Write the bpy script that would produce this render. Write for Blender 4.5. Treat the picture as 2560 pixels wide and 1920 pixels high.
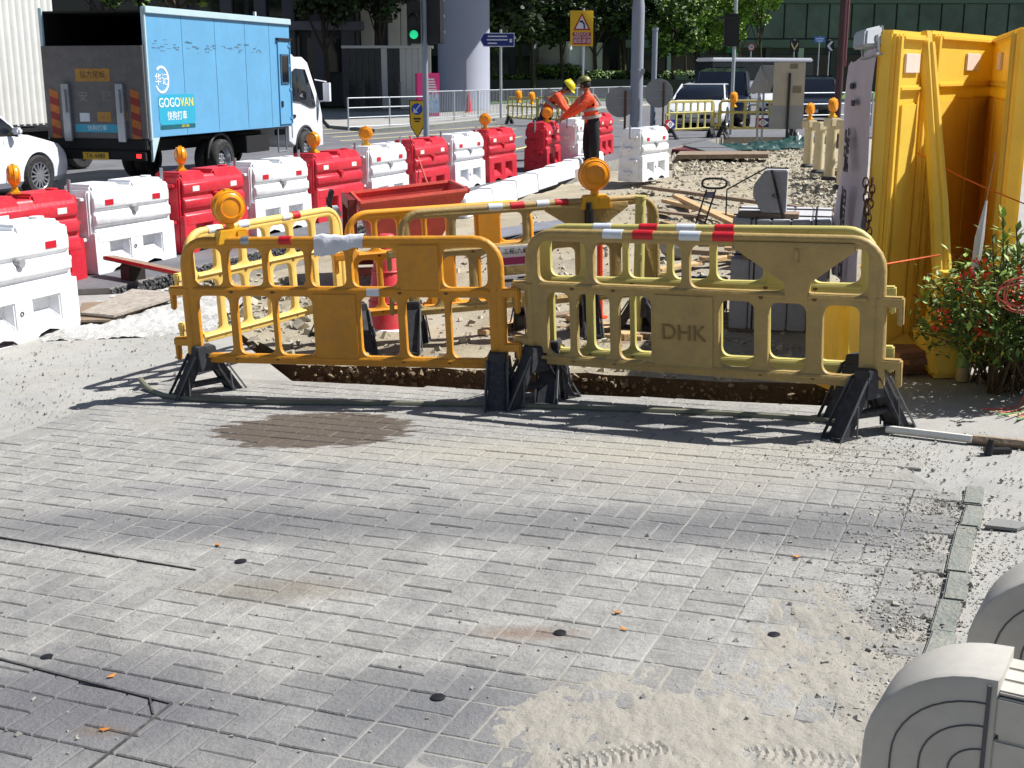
import bpy, bmesh, math, random
from mathutils import Matrix, Vector, noise as mnoise
R = math.radians
rnd = random.Random(7)
for o in list(bpy.data.objects): bpy.data.objects.remove(o)
scene = bpy.context.scene
C = scene.collection
# ------------------------------------------------------------------ camera, sky, sun, exposure
PW, PH, PF = 2560, 1920, 3112.7          # photograph size and focal length in its pixels
PITCH, CAMH = .2431, 1.786
cam = bpy.data.cameras.new('camera'); camo = bpy.data.objects.new('camera', cam); C.objects.link(camo)
camo.location = (0, 0, CAMH); camo.rotation_euler = (math.pi/2 - PITCH, 0, 0)
cam.sensor_width = 36; cam.lens = 36*PF/PW; cam.clip_start = .05; cam.clip_end = 2000
scene.camera = camo
scene.render.resolution_x = 1024; scene.render.resolution_y = 768
SUN = Vector((.585, .10, .80)).normalized()          # towards the sun
world = bpy.data.worlds.new('World'); scene.world = world; world.use_nodes = True
wn = world.node_tree; sky = wn.nodes.new('ShaderNodeTexSky'); sky.sky_type = 'NISHITA'; sky.sun_disc = False
sky.sun_elevation = math.asin(SUN.z); sky.sun_rotation = math.atan2(SUN.x, SUN.y)
bg = wn.nodes['Background']; bg.inputs[1].default_value = .05
wn.links.new(sky.outputs[0], bg.inputs[0])
sl = bpy.data.lights.new('sun', 'SUN'); sl.energy = 5.0; sl.angle = R(.53); sl.color = (1, .978, .945)
so = bpy.data.objects.new('sun', sl); C.objects.link(so); so.location = (20, 10, 30)
so.rotation_euler = SUN.to_track_quat('Z', 'Y').to_euler()
vs = scene.view_settings; vs.view_transform = 'Standard'; vs.look = 'None'; vs.exposure = .66; vs.gamma = 1
vs.use_curve_mapping = False
# ------------------------------------------------------------------ photo pixel -> place
SLOPE = .0391
def Gz(x, y=0): return min(max(SLOPE*x, -.3), .1)         # site falls towards the carriageway
TILT = Matrix.Rotation(-math.atan(SLOPE), 4, 'Y')
CP, SP = math.cos(PITCH), math.sin(PITCH)
def ray(px, py):
    a, b = (px-PW/2)/PF, (py-PH/2)/PF
    return Vector((a, CP - SP*b, -SP - CP*b))
def g(px, py, dz=0.):
    d = ray(px, py); z = 0
    for _ in range(30):
        t = (z + dz - CAMH)/d.z; P = d*t; z = Gz(P.x)
    return Vector((P.x, P.y, z + dz))
def at(px, py, Y):
    d = ray(px, py); t = Y/d.y
    return Vector((d.x*t, Y, CAMH + d.z*t))
# ------------------------------------------------------------------ materials
def lin(c):
    return tuple(((v/255)/12.92 if v/255 <= .04045 else ((v/255+.055)/1.055)**2.4) for v in c) + (1,)
MATS = {}
def mat(name, rgb, rough=.6, var=.12, scale=3., bump=0., bscale=60., metal=0., dust=0., dustc=(150, 142, 128),
        spec=.5, coat=0., emit=0., trans=0., rand=0.):
    if name in MATS: return MATS[name]
    m = bpy.data.materials.new(name); m.use_nodes = True; nt = m.node_tree; N = nt.nodes; L = nt.links
    b = N['Principled BSDF']; c = lin(rgb)
    b.inputs['Roughness'].default_value = rough; b.inputs['Metallic'].default_value = metal
    b.inputs['Specular IOR Level'].default_value = spec; b.inputs['Coat Weight'].default_value = coat
    geo = N.new('ShaderNodeNewGeometry')
    n1 = N.new('ShaderNodeTexNoise'); n1.inputs['Scale'].default_value = scale; n1.inputs['Detail'].default_value = 6
    n1.inputs['Roughness'].default_value = .65
    L.new(geo.outputs['Position'], n1.inputs['Vector'])
    mx = N.new('ShaderNodeMix'); mx.data_type = 'RGBA'
    mr = N.new('ShaderNodeMapRange'); mr.inputs[1].default_value = .3; mr.inputs[2].default_value = .7
    L.new(n1.outputs[0], mr.inputs[0]); L.new(mr.outputs[0], mx.inputs[0])
    mx.inputs[6].default_value = tuple(v*(1-var) for v in c[:3]) + (1,)
    mx.inputs[7].default_value = tuple(min(1, v*(1+var)) for v in c[:3]) + (1,)
    out = mx.outputs[2]
    if rand:
        oi = N.new('ShaderNodeObjectInfo'); hs = N.new('ShaderNodeHueSaturation')
        m2 = N.new('ShaderNodeMapRange'); m2.inputs[3].default_value = 1-rand; m2.inputs[4].default_value = 1+rand
        L.new(oi.outputs['Random'], m2.inputs[0]); L.new(m2.outputs[0], hs.inputs['Value']); L.new(out, hs.inputs['Color']); out = hs.outputs[0]
    if dust:
        n2 = N.new('ShaderNodeTexNoise'); n2.inputs['Scale'].default_value = scale*2.3; n2.inputs['Detail'].default_value = 8
        n2.inputs['Roughness'].default_value = .75
        L.new(geo.outputs['Position'], n2.inputs['Vector'])
        mp = N.new('ShaderNodeMapRange'); mp.inputs[1].default_value = .45; mp.inputs[2].default_value = .75; mp.inputs[4].default_value = dust
        md = N.new('ShaderNodeMix'); md.data_type = 'RGBA'
        L.new(n2.outputs[0], mp.inputs[0]); L.new(mp.outputs[0], md.inputs[0]); L.new(out, md.inputs[6])
        md.inputs[7].default_value = lin(dustc); out = md.outputs[2]
    L.new(out, b.inputs['Base Color'])
    if bump:
        n3 = N.new('ShaderNodeTexNoise'); n3.inputs['Scale'].default_value = bscale; n3.inputs['Detail'].default_value = 5
        L.new(geo.outputs['Position'], n3.inputs['Vector'])
        bp = N.new('ShaderNodeBump'); bp.inputs['Strength'].default_value = bump; bp.inputs['Distance'].default_value = .02
        L.new(n3.outputs[0], bp.inputs['Height']); L.new(bp.outputs[0], b.inputs['Normal'])
    if emit:
        b.inputs['Emission Color'].default_value = c; b.inputs['Emission Strength'].default_value = emit
    if trans: b.inputs['Transmission Weight'].default_value = trans
    MATS[name] = m
    return m
# ------------------------------------------------------------------ mesh builder
class MB:
    def __init__(s): s.v = []; s.f = []
    def add(s, vs, fs, M=None):
        o = len(s.v)
        s.v += [tuple(M @ Vector(p)) if M else tuple(p) for p in vs]
        s.f += [tuple(o+i for i in f) for f in fs]; return s
    def box(s, c, d, M=None, rz=0.):
        x, y, z = (k/2 for k in d)
        T = Matrix.Translation(c)
        if rz: T = T @ Matrix.Rotation(rz, 4, 'Z')
        if M: T = M @ T
        return s.add([(-x,-y,-z),(x,-y,-z),(x,y,-z),(-x,y,-z),(-x,-y,z),(x,-y,z),(x,y,z),(-x,y,z)],
              [(0,3,2,1),(4,5,6,7),(0,1,5,4),(1,2,6,5),(2,3,7,6),(3,0,4,7)], T)
    def hexa(s, b, t, M=None):      # four bottom and four top points
        return s.add(list(b)+list(t), [(0,3,2,1),(4,5,6,7),(0,1,5,4),(1,2,6,5),(2,3,7,6),(3,0,4,7)], M)
    def prism(s, poly, a0, a1, plane='xz', M=None):
        n = len(poly)
        def P(p, a): return {'xz': (p[0], a, p[1]), 'yz': (a, p[0], p[1]), 'xy': (p[0], p[1], a)}[plane]
        vs = [P(p, a0) for p in poly] + [P(p, a1) for p in poly]
        fs = [tuple(range(n))[::-1], tuple(range(n, 2*n))] + [(i, (i+1) % n, n+(i+1) % n, n+i) for i in range(n)]
        return s.add(vs, fs, M)
    def tube(s, pts, r, n=8, closed=False, M=None):
        pts = [Vector(p) for p in pts]; m = len(pts); rings = []
        rr = r if isinstance(r, (list, tuple)) else [r]*m
        up = None
        for i, p in enumerate(pts):
            a = pts[i-1] if (i or closed) else p; b = pts[(i+1) % m] if (i < m-1 or closed) else p
            t = (b-a).normalized()
            if up is None: up = Vector((0,0,1)) if abs(t.z) < .9 else Vector((1,0,0))
            e1 = t.cross(up)
            if e1.length < 1e-4: e1 = t.orthogonal()
            e1.normalize(); e2 = e1.cross(t).normalized(); up = e2
            rings.append([p + (e1*math.cos(2*math.pi*k/n) + e2*math.sin(2*math.pi*k/n))*rr[i] for k in range(n)])
        vs = [q for ring in rings for q in ring]; fs = []
        for i in range(m if closed else m-1):
            j = (i+1) % m
            for k in range(n): fs.append((i*n+k, i*n+(k+1) % n, j*n+(k+1) % n, j*n+k))
        if not closed: fs += [tuple(range(n))[::-1], tuple(range((m-1)*n, m*n))]
        return s.add(vs, fs, M)
    def cyl(s, p0, p1, r0, r1=None, n=12, M=None): return s.tube([p0, p1], [r0, r0 if r1 is None else r1], n, False, M)
    def lathe(s, prof, n=20, M=None, caps=True):
        vs = []; fs = []; m = len(prof)
        for r, z in prof: vs += [(r*math.cos(2*math.pi*k/n), r*math.sin(2*math.pi*k/n), z) for k in range(n)]
        for i in range(m-1):
            for k in range(n): fs.append((i*n+k, i*n+(k+1) % n, (i+1)*n+(k+1) % n, (i+1)*n+k))
        if caps: fs += [tuple(range(n))[::-1], tuple(range((m-1)*n, m*n))]
        return s.add(vs, fs, M)
    def sphere(s, c, r, n=10, M=None, sc=(1,1,1)):
        T = Matrix.Translation(c) @ Matrix.Diagonal((sc[0], sc[1], sc[2], 1))
        if M: T = M @ T
        return s.lathe([(max(1e-4, r*math.sin(math.pi*i/n)), -r*math.cos(math.pi*i/n)) for i in range(n+1)], n+4, T)
    def build(s, name, m, parent=None, bevel=0., seg=2, smooth=True, angle=40):
        me = bpy.data.meshes.new(name); me.from_pydata(s.v, [], s.f)
        if bevel:
            bm = bmesh.new(); bm.from_mesh(me); bmesh.ops.remove_doubles(bm, verts=bm.verts, dist=1e-5)
            es = [e for e in bm.edges if len(e.link_faces) == 2 and e.calc_face_angle(0) > R(30)]
            bmesh.ops.bevel(bm, geom=es, offset=bevel, segments=seg, affect='EDGES', clamp_overlap=True); bm.to_mesh(me); bm.free()
        return obj(name, me, m, parent, smooth, angle)
def obj(name, me, m, parent=None, smooth=True, angle=40):
    if m is not None: me.materials.clear(); me.materials.append(m)
    if smooth:
        me.shade_smooth(); me.set_sharp_from_angle(angle=R(angle))
    o = bpy.data.objects.new(name, me); C.objects.link(o)
    if parent: o.parent = parent
    return o
def curve_mesh(outer, holes, t, bev=0.):
    cu = bpy.data.curves.new('c', 'CURVE'); cu.dimensions = '2D'; cu.fill_mode = 'BOTH'
    cu.extrude = max(0, t/2-bev); cu.bevel_depth = bev; cu.bevel_resolution = 1
    for pl in [outer]+holes:
        sp = cu.splines.new('POLY'); sp.points.add(len(pl)-1); sp.use_cyclic_u = True
        for q, p in zip(sp.points, pl): q.co = (p[0], p[1], 0, 1)
    o = bpy.data.objects.new('c', cu); me = bpy.data.meshes.new_from_object(o)
    bpy.data.objects.remove(o); bpy.data.curves.remove(cu)
    bm = bmesh.new(); bm.from_mesh(me); bmesh.ops.remove_doubles(bm, verts=bm.verts, dist=1e-5); bm.to_mesh(me); bm.free()
    return me
XZ = Matrix.Rotation(math.pi/2, 4, 'X')                     # drawing plane -> upright, facing -y
def plate(name, outer, holes, t, m, parent=None, bev=0., M=XZ, angle=40):
    me = curve_mesh(outer, holes, t, bev); me.transform(M); return obj(name, me, m, parent, True, angle)
def rrect(x0, z0, x1, z1, r, n=4):
    r = min(r, (x1-x0)/2*.99, (z1-z0)/2*.99); out = []
    for cx, cz, a in ((x1-r, z0+r, -90), (x1-r, z1-r, 0), (x0+r, z1-r, 90), (x0+r, z0+r, 180)):
        out += [(cx+r*math.cos(R(a+90*k/n)), cz+r*math.sin(R(a+90*k/n))) for k in range(n+1)]
    return out
def circ(cx, cz, r, n=24, rz=None): return [(cx+r*math.cos(2*math.pi*k/n), cz+(rz or r)*math.sin(2*math.pi*k/n)) for k in range(n)]
def text(s, size, m, parent, M, t=.004, name='lettering', ax='CENTER'):
    cu = bpy.data.curves.new('t', 'FONT'); cu.body = s; cu.size = size; cu.align_x = ax; cu.align_y = 'CENTER'; cu.extrude = t/2
    o = bpy.data.objects.new('t', cu); me = bpy.data.meshes.new_from_object(o)
    bpy.data.objects.remove(o); bpy.data.curves.remove(cu); me.transform(M)
    return obj(name, me, m, parent, False)
def tag(o, label=None, cat=None, group=None, kind=None):
    if label: o['label'] = label
    if cat: o['category'] = cat
    if group: o['group'] = group
    if kind: o['kind'] = kind
    return o
def thing(name, label, cat, loc=(0,0,0), rz=0., group=None, tilt=False, M=None):
    o = bpy.data.objects.new(name, None); C.objects.link(o); o.empty_display_size = .1
    T = Matrix.Rotation(rz, 4, 'Z')
    if tilt: T = TILT @ T
    if M: T = T @ M
    o.rotation_euler = T.to_euler(); o.location = loc
    return tag(o, label, cat, group)
def dup(root, loc, rz, label=None, group=None, tilt=False, M=None):
    def cp(o, p):
        c = o.copy(); C.objects.link(c); c.parent = p
        for ch in kids.get(o, []): cp(ch, c)
        return c
    kids = {}
    for o in root.children_recursive: kids.setdefault(o.parent, []).append(o)
    r = cp(root, None)
    T = Matrix.Rotation(rz, 4, 'Z')
    if tilt: T = TILT @ T
    if M: T = T @ M
    r.rotation_euler = T.to_euler(); r.location = loc
    return tag(r, label, None, group)
def T3(x, y, z): return Matrix.Translation((x, y, z))
def RZ(a): return Matrix.Rotation(a, 4, 'Z')
def RX(a): return Matrix.Rotation(a, 4, 'X')
def RY(a): return Matrix.Rotation(a, 4, 'Y')
def fb(p, o=0): return mnoise.fractal(Vector((p[0], p[1], o)), 1., 2., 5)
# ------------------------------------------------------------------ the setting
def conc_mat(name, rgb, dark, sandy=.0, gravel=0., bs=.35):
    m = bpy.data.materials.new(name); m.use_nodes = True; nt = m.node_tree; N = nt.nodes; L = nt.links; b = N['Principled BSDF']
    b.inputs['Roughness'].default_value = .88; b.inputs['Specular IOR Level'].default_value = .25
    geo = N.new('ShaderNodeNewGeometry')
    def nz(sc, det=6, ro=.65):
        n = N.new('ShaderNodeTexNoise'); n.inputs['Scale'].default_value = sc; n.inputs['Detail'].default_value = det; n.inputs['Roughness'].default_value = ro
        L.new(geo.outputs['Position'], n.inputs['Vector']); return n
    def mr(src, a, c, lo=0., hi=1.):
        q = N.new('ShaderNodeMapRange'); q.inputs[1].default_value = a; q.inputs[2].default_value = c; q.inputs[3].default_value = lo; q.inputs[4].default_value = hi
        L.new(src, q.inputs[0]); return q.outputs[0]
    def mix(f, a, c):
        q = N.new('ShaderNodeMix'); q.data_type = 'RGBA'; L.new(f, q.inputs[0])
        for i, s in ((6, a), (7, c)):
            if isinstance(s, tuple): q.inputs[i].default_value = s
            else: L.new(s, q.inputs[i])
        return q.outputs[2]
    o = mix(mr(nz(1.1).outputs[0], .35, .68), lin(rgb), lin(dark))
    o = mix(mr(nz(9, 8, .75).outputs[0], .4, .7, 0, .45), o, lin(tuple(min(255, v*1.12) for v in rgb)))
    if sandy: o = mix(mr(nz(1.7, 7).outputs[0], .42, .62, 0, sandy), o, lin((162, 158, 149)))
    sp = nz(130, 3); o = mix(mr(sp.outputs[0], .62, .72, 0, .5), o, lin(tuple(v*.5 for v in rgb)))
    L.new(o, b.inputs['Base Color'])
    bp = N.new('ShaderNodeBump'); bp.inputs['Strength'].default_value = bs; bp.inputs['Distance'].default_value = .02
    L.new(nz(45, 8, .7).outputs[0], bp.inputs['Height']); L.new(bp.outputs[0], b.inputs['Normal'])
    MATS[name] = m; return m
m_conc = conc_mat('dusty concrete', (158, 157, 153), (136, 135, 132), .4)
m_dirt = conc_mat('excavated dirt', (168, 158, 136), (130, 120, 100), .4, bs=.9)
m_asph = conc_mat('asphalt', (104, 105, 110), (86, 87, 92), .12, bs=.5)
m_soil = conc_mat('dark soil', (118, 98, 74), (72, 60, 48), .0, bs=1.)
m_sand = conc_mat('builders sand', (154, 149, 139), (138, 134, 126), .1, bs=.6)
m_mort = conc_mat('joint sand', (146, 144, 139), (124, 122, 118), .2)
m_grav = mat('broken stone', (146, 142, 134), .9, .25, 8)
m_kerb = mat('kerb concrete', (118, 122, 116), .85, .2, 8, bump=.6, dust=.7)
m_white_paint = mat('white paint', (205, 205, 200), .6, .08, 6)
m_ylw_line = mat('yellow line paint', (205, 190, 128), .7, .12, 4)

def slab(name, polys, dz, thick, top, side, res=.5, amp=0., far=False, parent=None, dzf=None):
    bm = bmesh.new()
    for poly in polys:
        b2 = bmesh.new()
        xs = [p[0] for p in poly]; ys = [p[1] for p in poly]
        x0, x1, y0, y1 = min(xs), max(xs), min(ys), max(ys)
        def ticks(a, c, st, extra=()):
            n = max(1, int(math.ceil((c-a)/st))); t = [a+(c-a)*i/n for i in range(n+1)]
            return sorted(set(t) | {e for e in extra if a < e < c})
        tx = ticks(x0, x1, res if not far else 40, (-.3/SLOPE, .1/SLOPE)); ty = ticks(y0, y1, res if not far else 40)
        vv = [[b2.verts.new((x, y, 0)) for x in tx] for y in ty]
        for j in range(len(ty)-1):
            for i in range(len(tx)-1): b2.faces.new((vv[j][i], vv[j][i+1], vv[j+1][i+1], vv[j+1][i]))
        n = len(poly)
        for i in range(n):
            a, c = poly[i], poly[(i+1) % n]; e = Vector((c[0]-a[0], c[1]-a[1], 0)); no = Vector((e.y, -e.x, 0))
            bmesh.ops.bisect_plane(b2, geom=b2.verts[:]+b2.edges[:]+b2.faces[:], plane_co=(a[0], a[1], 0), plane_no=no, clear_outer=True)
        me = bpy.data.meshes.new('t'); b2.to_mesh(me); b2.free(); bm.from_mesh(me); bpy.data.meshes.remove(me)
    bmesh.ops.remove_doubles(bm, verts=bm.verts, dist=1e-4)
    for v in bm.verts:
        v.co.z = Gz(v.co.x) + (dzf(v.co.x, v.co.y) if dzf else dz)
        if amp: v.co.z += amp*(fb(v.co*1.3)+.5*fb(v.co*5, 3)) 
    for f in bm.faces: f.material_index = 0
    if thick:
        be = [e for e in bm.edges if len(e.link_faces) == 1]
        ex = bmesh.ops.extrude_edge_only(bm, edges=be)
        for v in [q for q in ex['geom'] if isinstance(q, bmesh.types.BMVert)]: v.co.z -= thick
        for f in [q for q in ex['geom'] if isinstance(q, bmesh.types.BMFace)]: f.material_index = 1
    bmesh.ops.recalc_face_normals(bm, faces=bm.faces)
    up = sum(f.normal.z for f in bm.faces if f.material_index == 0)
    if up < 0: bmesh.ops.reverse_faces(bm, faces=bm.faces)
    me = bpy.data.meshes.new(name); bm.to_mesh(me); bm.free()
    o = obj(name, me, None, parent); me.materials.append(top); me.materials.append(side)
    return tag(o, kind='structure')
gb = MB(); S_ = 900; gb.add([(-S_,-60,-.62),(S_,-60,-.62),(S_,S_,-.62),(-S_,S_,-.62)], [(0,1,2,3)]); tag(gb.build('ground', m_soil, smooth=False), kind='structure')
N0, N1 = Vector((-1.36, 7.50)), Vector((1.72, 6.46))      # near lip of the trench
tl = (N1-N0).normalized()
NL, NR = N0 - tl*16, N1 + tl*10
F0, F1 = (-1.48, 8.22), (1.86, 6.98)                          # far lip
SL = [(-1.62, 8.17), (-3.05, 11.6)]                           # left side of the dig
slab('footpath', [[(-20,-4), (14,-4), tuple(NR), tuple(NL)],
                  [tuple(N0), (-3.05, 11.2), (N0.x-(11.2-N0.y)*tl.x/-tl.y, 11.2)],
                  [tuple(N1), tuple(NR), (14, 10.5), (3.1, 10.5)]], -.006, .5, m_conc, m_soil, .5)
ROADEDGE0, ROADEDGE1 = Vector((-3.66, 11.2)), Vector((.94, 22.6))
re = (ROADEDGE1-ROADEDGE0).normalized()
RE2 = ROADEDGE0 + re*25.2
def sdz(y): return -.03 - .09*max(0, min(1, (y-8.2)/3.5))
site = slab('site_dirt', [[F0, F1, (2.55, 8.6), (3.1, 10.5), (9.4, RE2.y), (RE2.x, RE2.y), (-3.05, 11.6), (-2.6, 10.2)]], -.10, .45, m_dirt, m_soil, .16, amp=.045, dzf=lambda x, y: sdz(y))
slab('road', [[tuple(ROADEDGE0), tuple(RE2), (-60, RE2.y), (-60, 11.2)], [(-300, RE2.y), (300, RE2.y), (300, 420), (-300, 420)]], .05, .5, m_asph, m_grav, 1.5, far=True)
slab('side_road', [[(3.1, 10.5), (60, 10.5), (60, RE2.y), (9.4, RE2.y)]], .0, .4, m_conc, m_soil, 4)
# cut face of the carriageway: rough aggregate strip with a concrete bed below, built as stones
def stones(name, pts, m, parent=None, seed=1, label=None):
    r = random.Random(seed); b = MB()
    for (x, y, z, s) in pts:
        M = T3(x, y, z) @ Matrix.Rotation(r.uniform(0, 6.3), 4, Vector((r.uniform(-1,1), r.uniform(-1,1), r.uniform(-1,1)+.01)).normalized())
        q = [Vector((dx*r.uniform(.55,1.1), dy*r.uniform(.55,1.1), dz*r.uniform(.35,.85)))*s for dx in (-1,1) for dy in (-1,1) for dz in (-1,1)]
        b.add(q, [(0,1,3,2),(4,6,7,5),(0,4,5,1),(2,3,7,6),(0,2,6,4),(1,5,7,3)], M)
    o = b.build(name, m, parent, smooth=False); o['kind'] = 'stuff'
    if label: tag(o, label, 'rubble')
    return o
# ---- pavers: basket weave, then running courses towards the trench
U = Vector((math.cos(-.411), math.sin(-.411))); V = Vector((-U.y, U.x)); O_ = Vector((.4564, 4.1597))
def pv(c, v): return O_ + U*(c*.2) + V*(v*.2)
def paver_mat():
    m = conc_mat('paver', (160, 158, 153), (140, 138, 134), .0, bs=.7); nt = m.node_tree; N = nt.nodes; L = nt.links; b = N['Principled BSDF']
    src = b.inputs['Base Color'].links[0].from_socket
    geo = N.new('ShaderNodeNewGeometry')
    oi = N.new('ShaderNodeObjectInfo'); hs = N.new('ShaderNodeHueSaturation'); q = N.new('ShaderNodeMapRange')
    q.inputs[3].default_value = .86; q.inputs[4].default_value = 1.1; L.new(oi.outputs['Random'], q.inputs[0]); L.new(q.outputs[0], hs.inputs['Value']); L.new(src, hs.inputs['Color'])
    out = hs.outputs[0]
    sep = N.new('ShaderNodeSeparateXYZ'); L.new(geo.outputs['Position'], sep.inputs[0])
    def math_(op, a, c=None):
        n = N.new('ShaderNodeMath'); n.operation = op
        for i, s in enumerate((a, c)):
            if s is None: continue
            if isinstance(s, (int, float)): n.inputs[i].default_value = s
            else: L.new(s, n.inputs[i])
        return n.outputs[0]
    def blob(cx, cy, rx, ry, ang, wob, wsc, soft, stretch=1.):
        # a patch with its own shape: ellipse on the ground with a ragged rim
        ca, sa = math.cos(ang), math.sin(ang)
        dx = math_('SUBTRACT', sep.outputs[0], cx); dy = math_('SUBTRACT', sep.outputs[1], cy)
        uu = math_('ADD', math_('MULTIPLY', dx, ca/rx), math_('MULTIPLY', dy, sa/rx)); vv = math_('ADD', math_('MULTIPLY', dx, -sa/ry), math_('MULTIPLY', dy, ca/ry))
        d = math_('SQRT', math_('ADD', math_('MULTIPLY', uu, uu), math_('MULTIPLY', vv, vv)))
        mp = N.new('ShaderNodeMapping'); mp.inputs['Scale'].default_value = (1, stretch, 1); L.new(geo.outputs['Position'], mp.inputs[0])
        n = N.new('ShaderNodeTexNoise'); n.inputs['Scale'].default_value = wsc; n.inputs['Detail'].default_value = 4; L.new(mp.outputs[0], n.inputs['Vector'])
        d = math_('ADD', d, math_('MULTIPLY', math_('SUBTRACT', n.outputs[0], .5), wob))
        r = N.new('ShaderNodeMapRange'); r.inputs[1].default_value = 1-soft; r.inputs[2].default_value = 1+soft; r.inputs[3].default_value = 1; r.inputs[4].default_value = 0; L.new(d, r.inputs[0]); return r.outputs[0]
    def over(mask, col, k, prev):
        x = N.new('ShaderNodeMix'); x.data_type = 'RGBA'; L.new(math_('MULTIPLY', mask, k), x.inputs[0]); L.new(prev, x.inputs[6]); x.inputs[7].default_value = lin(col); return x.outputs[2]
    n = N.new('ShaderNodeTexNoise'); n.inputs['Scale'].default_value = .9; n.inputs['Detail'].default_value = 8; n.inputs['Roughness'].default_value = .7; L.new(geo.outputs['Position'], n.inputs['Vector'])
    r = N.new('ShaderNodeMapRange'); r.inputs[1].default_value = .48; r.inputs[2].default_value = .66; L.new(n.outputs[0], r.inputs[0])
    out = over(r.outputs[0], (112, 112, 114), .6, out)                          # old traffic film
    n = N.new('ShaderNodeTexNoise'); n.inputs['Scale'].default_value = 2.2; n.inputs['Detail'].default_value = 8; n.inputs['Roughness'].default_value = .72; L.new(geo.outputs['Position'], n.inputs['Vector'])
    r = N.new('ShaderNodeMapRange'); r.inputs[1].default_value = .5; r.inputs[2].default_value = .72; L.new(n.outputs[0], r.inputs[0])
    out = over(r.outputs[0], (158, 156, 150), .65, out)                          # dry dust
    n = N.new('ShaderNodeTexNoise'); n.inputs['Scale'].default_value = 13; n.inputs['Detail'].default_value = 9; n.inputs['Roughness'].default_value = .8; L.new(geo.outputs['Position'], n.inputs['Vector'])
    r = N.new('ShaderNodeMapRange'); r.inputs[1].default_value = .46; r.inputs[2].default_value = .68; L.new(n.outputs[0], r.inputs[0])
    out = over(r.outputs[0], (96, 96, 97), .5, out)                          # ingrained grime
    for (px, py, rx, ry, k, col) in ((1060, 1310, 1.0, .22, .6, (98, 99, 102)), (1900, 1330, .75, .22, .68, (98, 99, 102)), (300, 1320, .9, .22, .68, (98, 99, 103)), (250, 1740, .45, .25, .65, (92, 92, 98)),
                                     (1020, 1760, .35, .2, .55, (98, 100, 104)), (700, 1480, .3, .1, .45, (120, 110, 92)), (1310, 1590, .16, .05, .6, (120, 96, 78)), (1750, 1180, .9, .28, .5, (160, 155, 145)), (1500, 1130, 1.2, .2, .5, (172, 166, 150)), (250, 1835, .07, .03, .6, (128, 104, 70)), (120, 1840, .5, .3, .5, (96, 96, 102)), (1000, 1850, .5, .3, .5, (100, 101, 106)), (560, 1230, .8, .12, .4, (108, 108, 114))):
        p = g(px, py); out = over(blob(p.x, p.y, rx, ry, -.1, .9, 2.5, .5), col, k, out)
    p = g(790, 1078); wet = blob(p.x, p.y, .52, .33, -.15, .95, 6, .04, 4.)
    out = over(wet, (84, 74, 64), .9, out)                                       # spilt water
    L.new(out, b.inputs['Base Color'])
    rr = N.new('ShaderNodeMapRange'); rr.inputs[3].default_value = .86; rr.inputs[4].default_value = .5; L.new(wet, rr.inputs[0]); L.new(rr.outputs[0], b.inputs['Roughness'])
    return m
m_pav = paver_mat()
def brick_mesh(lx, ly, h=.05, ch=.0055):
    b = MB(); x, y = lx/2, ly/2
    b.add([(-x,-y,-h),(x,-y,-h),(x,y,-h),(-x,y,-h),(-x,-y,-ch),(x,-y,-ch),(x,y,-ch),(-x,y,-ch),(-x+ch,-y+ch,0),(x-ch,-y+ch,0),(x-ch,y-ch,0),(-x+ch,y-ch,0)],
          [(8,9,10,11),(4,5,9,8),(5,6,10,9),(6,7,11,10),(7,4,8,11),(0,1,5,4),(1,2,6,5),(2,3,7,6),(3,0,4,7)])
    me = bpy.data.meshes.new('brick'); me.from_pydata(b.v, [], b.f); me.materials.append(m_pav); return me
BR = brick_mesh(.1955, .0955, ch=.004)
base = slab('paving', [[tuple(pv(-19, -13)), tuple(pv(4.9, -13)), tuple(pv(4.9, 6.0)), tuple(pv(.7, 13.0)), tuple(pv(-14.8, 11.6)), tuple(pv(-19, 11.3))]],   .0055, .005, m_mort, m_mort, .045, dzf=lambda x, y: .0048 + .0060*fb((x*1.1, y*1.1), 7) + .0028*fb((x*7, y*7), 8))
bl = []
def inpoly(p):
    rel = Vector((p.x, p.y)) - O_; c = rel.dot(U)/.2; v = rel.dot(V)/.2
    if c > 4.75 or c < -18.9: return False
    e = Vector((p.x, p.y)) - N0
    return e.cross(tl) > .10 or p.x < -1.42 and v < 11.3 or False
def cross2(a, b): return a.x*b.y - a.y*b.x
for c in range(-19, 5):
    for v in range(-10, 6):
        for k in (-.25, .25):
            if (c+v) % 2 == 0: bl.append((pv(c+.5, v+.5+k), 0))
            else: bl.append((pv(c+.5+k, v+.5), 1))
for j in range(12, 27):
    for c in range(-20, 6): bl.append((pv(c+.5+(.5 if j % 2 else 0), j/2+.25), 0))
todo = []
for p, o90 in bl:
    rel = p - O_; c = rel.dot(U)/.2; v = rel.dot(V)/.2
    if c > 4.6 or c < -18.7: continue
    if cross2(tl, p - N0) > -.07: continue
    if p.x < -1.42 and v > 11.2: continue
    if v > 6 and c > 4.9 - (v-6)*.62: continue
    d = ((p.x)**2 + p.y**2)**.5
    px = PW/2 + PF*p.x/(p.y*CP+CAMH*SP)
    if px < -160 or px > 2720 or p.y < 2.55: continue
    todo.append((d, p, o90))
todo.sort(key=lambda t: t[0])
rest = MB(); r2 = random.Random(3)
for i, (d, p, o90) in enumerate(todo):
    z = Gz(p.x) + .010 + r2.uniform(-.0016, .0016)
    M = T3(p.x, p.y, z) @ TILT @ RX(r2.gauss(0, .004)) @ RY(r2.gauss(0, .004)) @ RZ(-.411 + (math.pi/2 if o90 else 0) + r2.gauss(0, .006))
    if i < 300:
        o = bpy.data.objects.new('brick', BR); C.objects.link(o); o.parent = base; o.matrix_local = M
    else: rest.add([v.co for v in BR.vertices], [tuple(f.vertices) for f in BR.polygons], M)
o = rest.build('brick_course', m_pav, base, smooth=False); o['kind'] = 'stuff'
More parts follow.
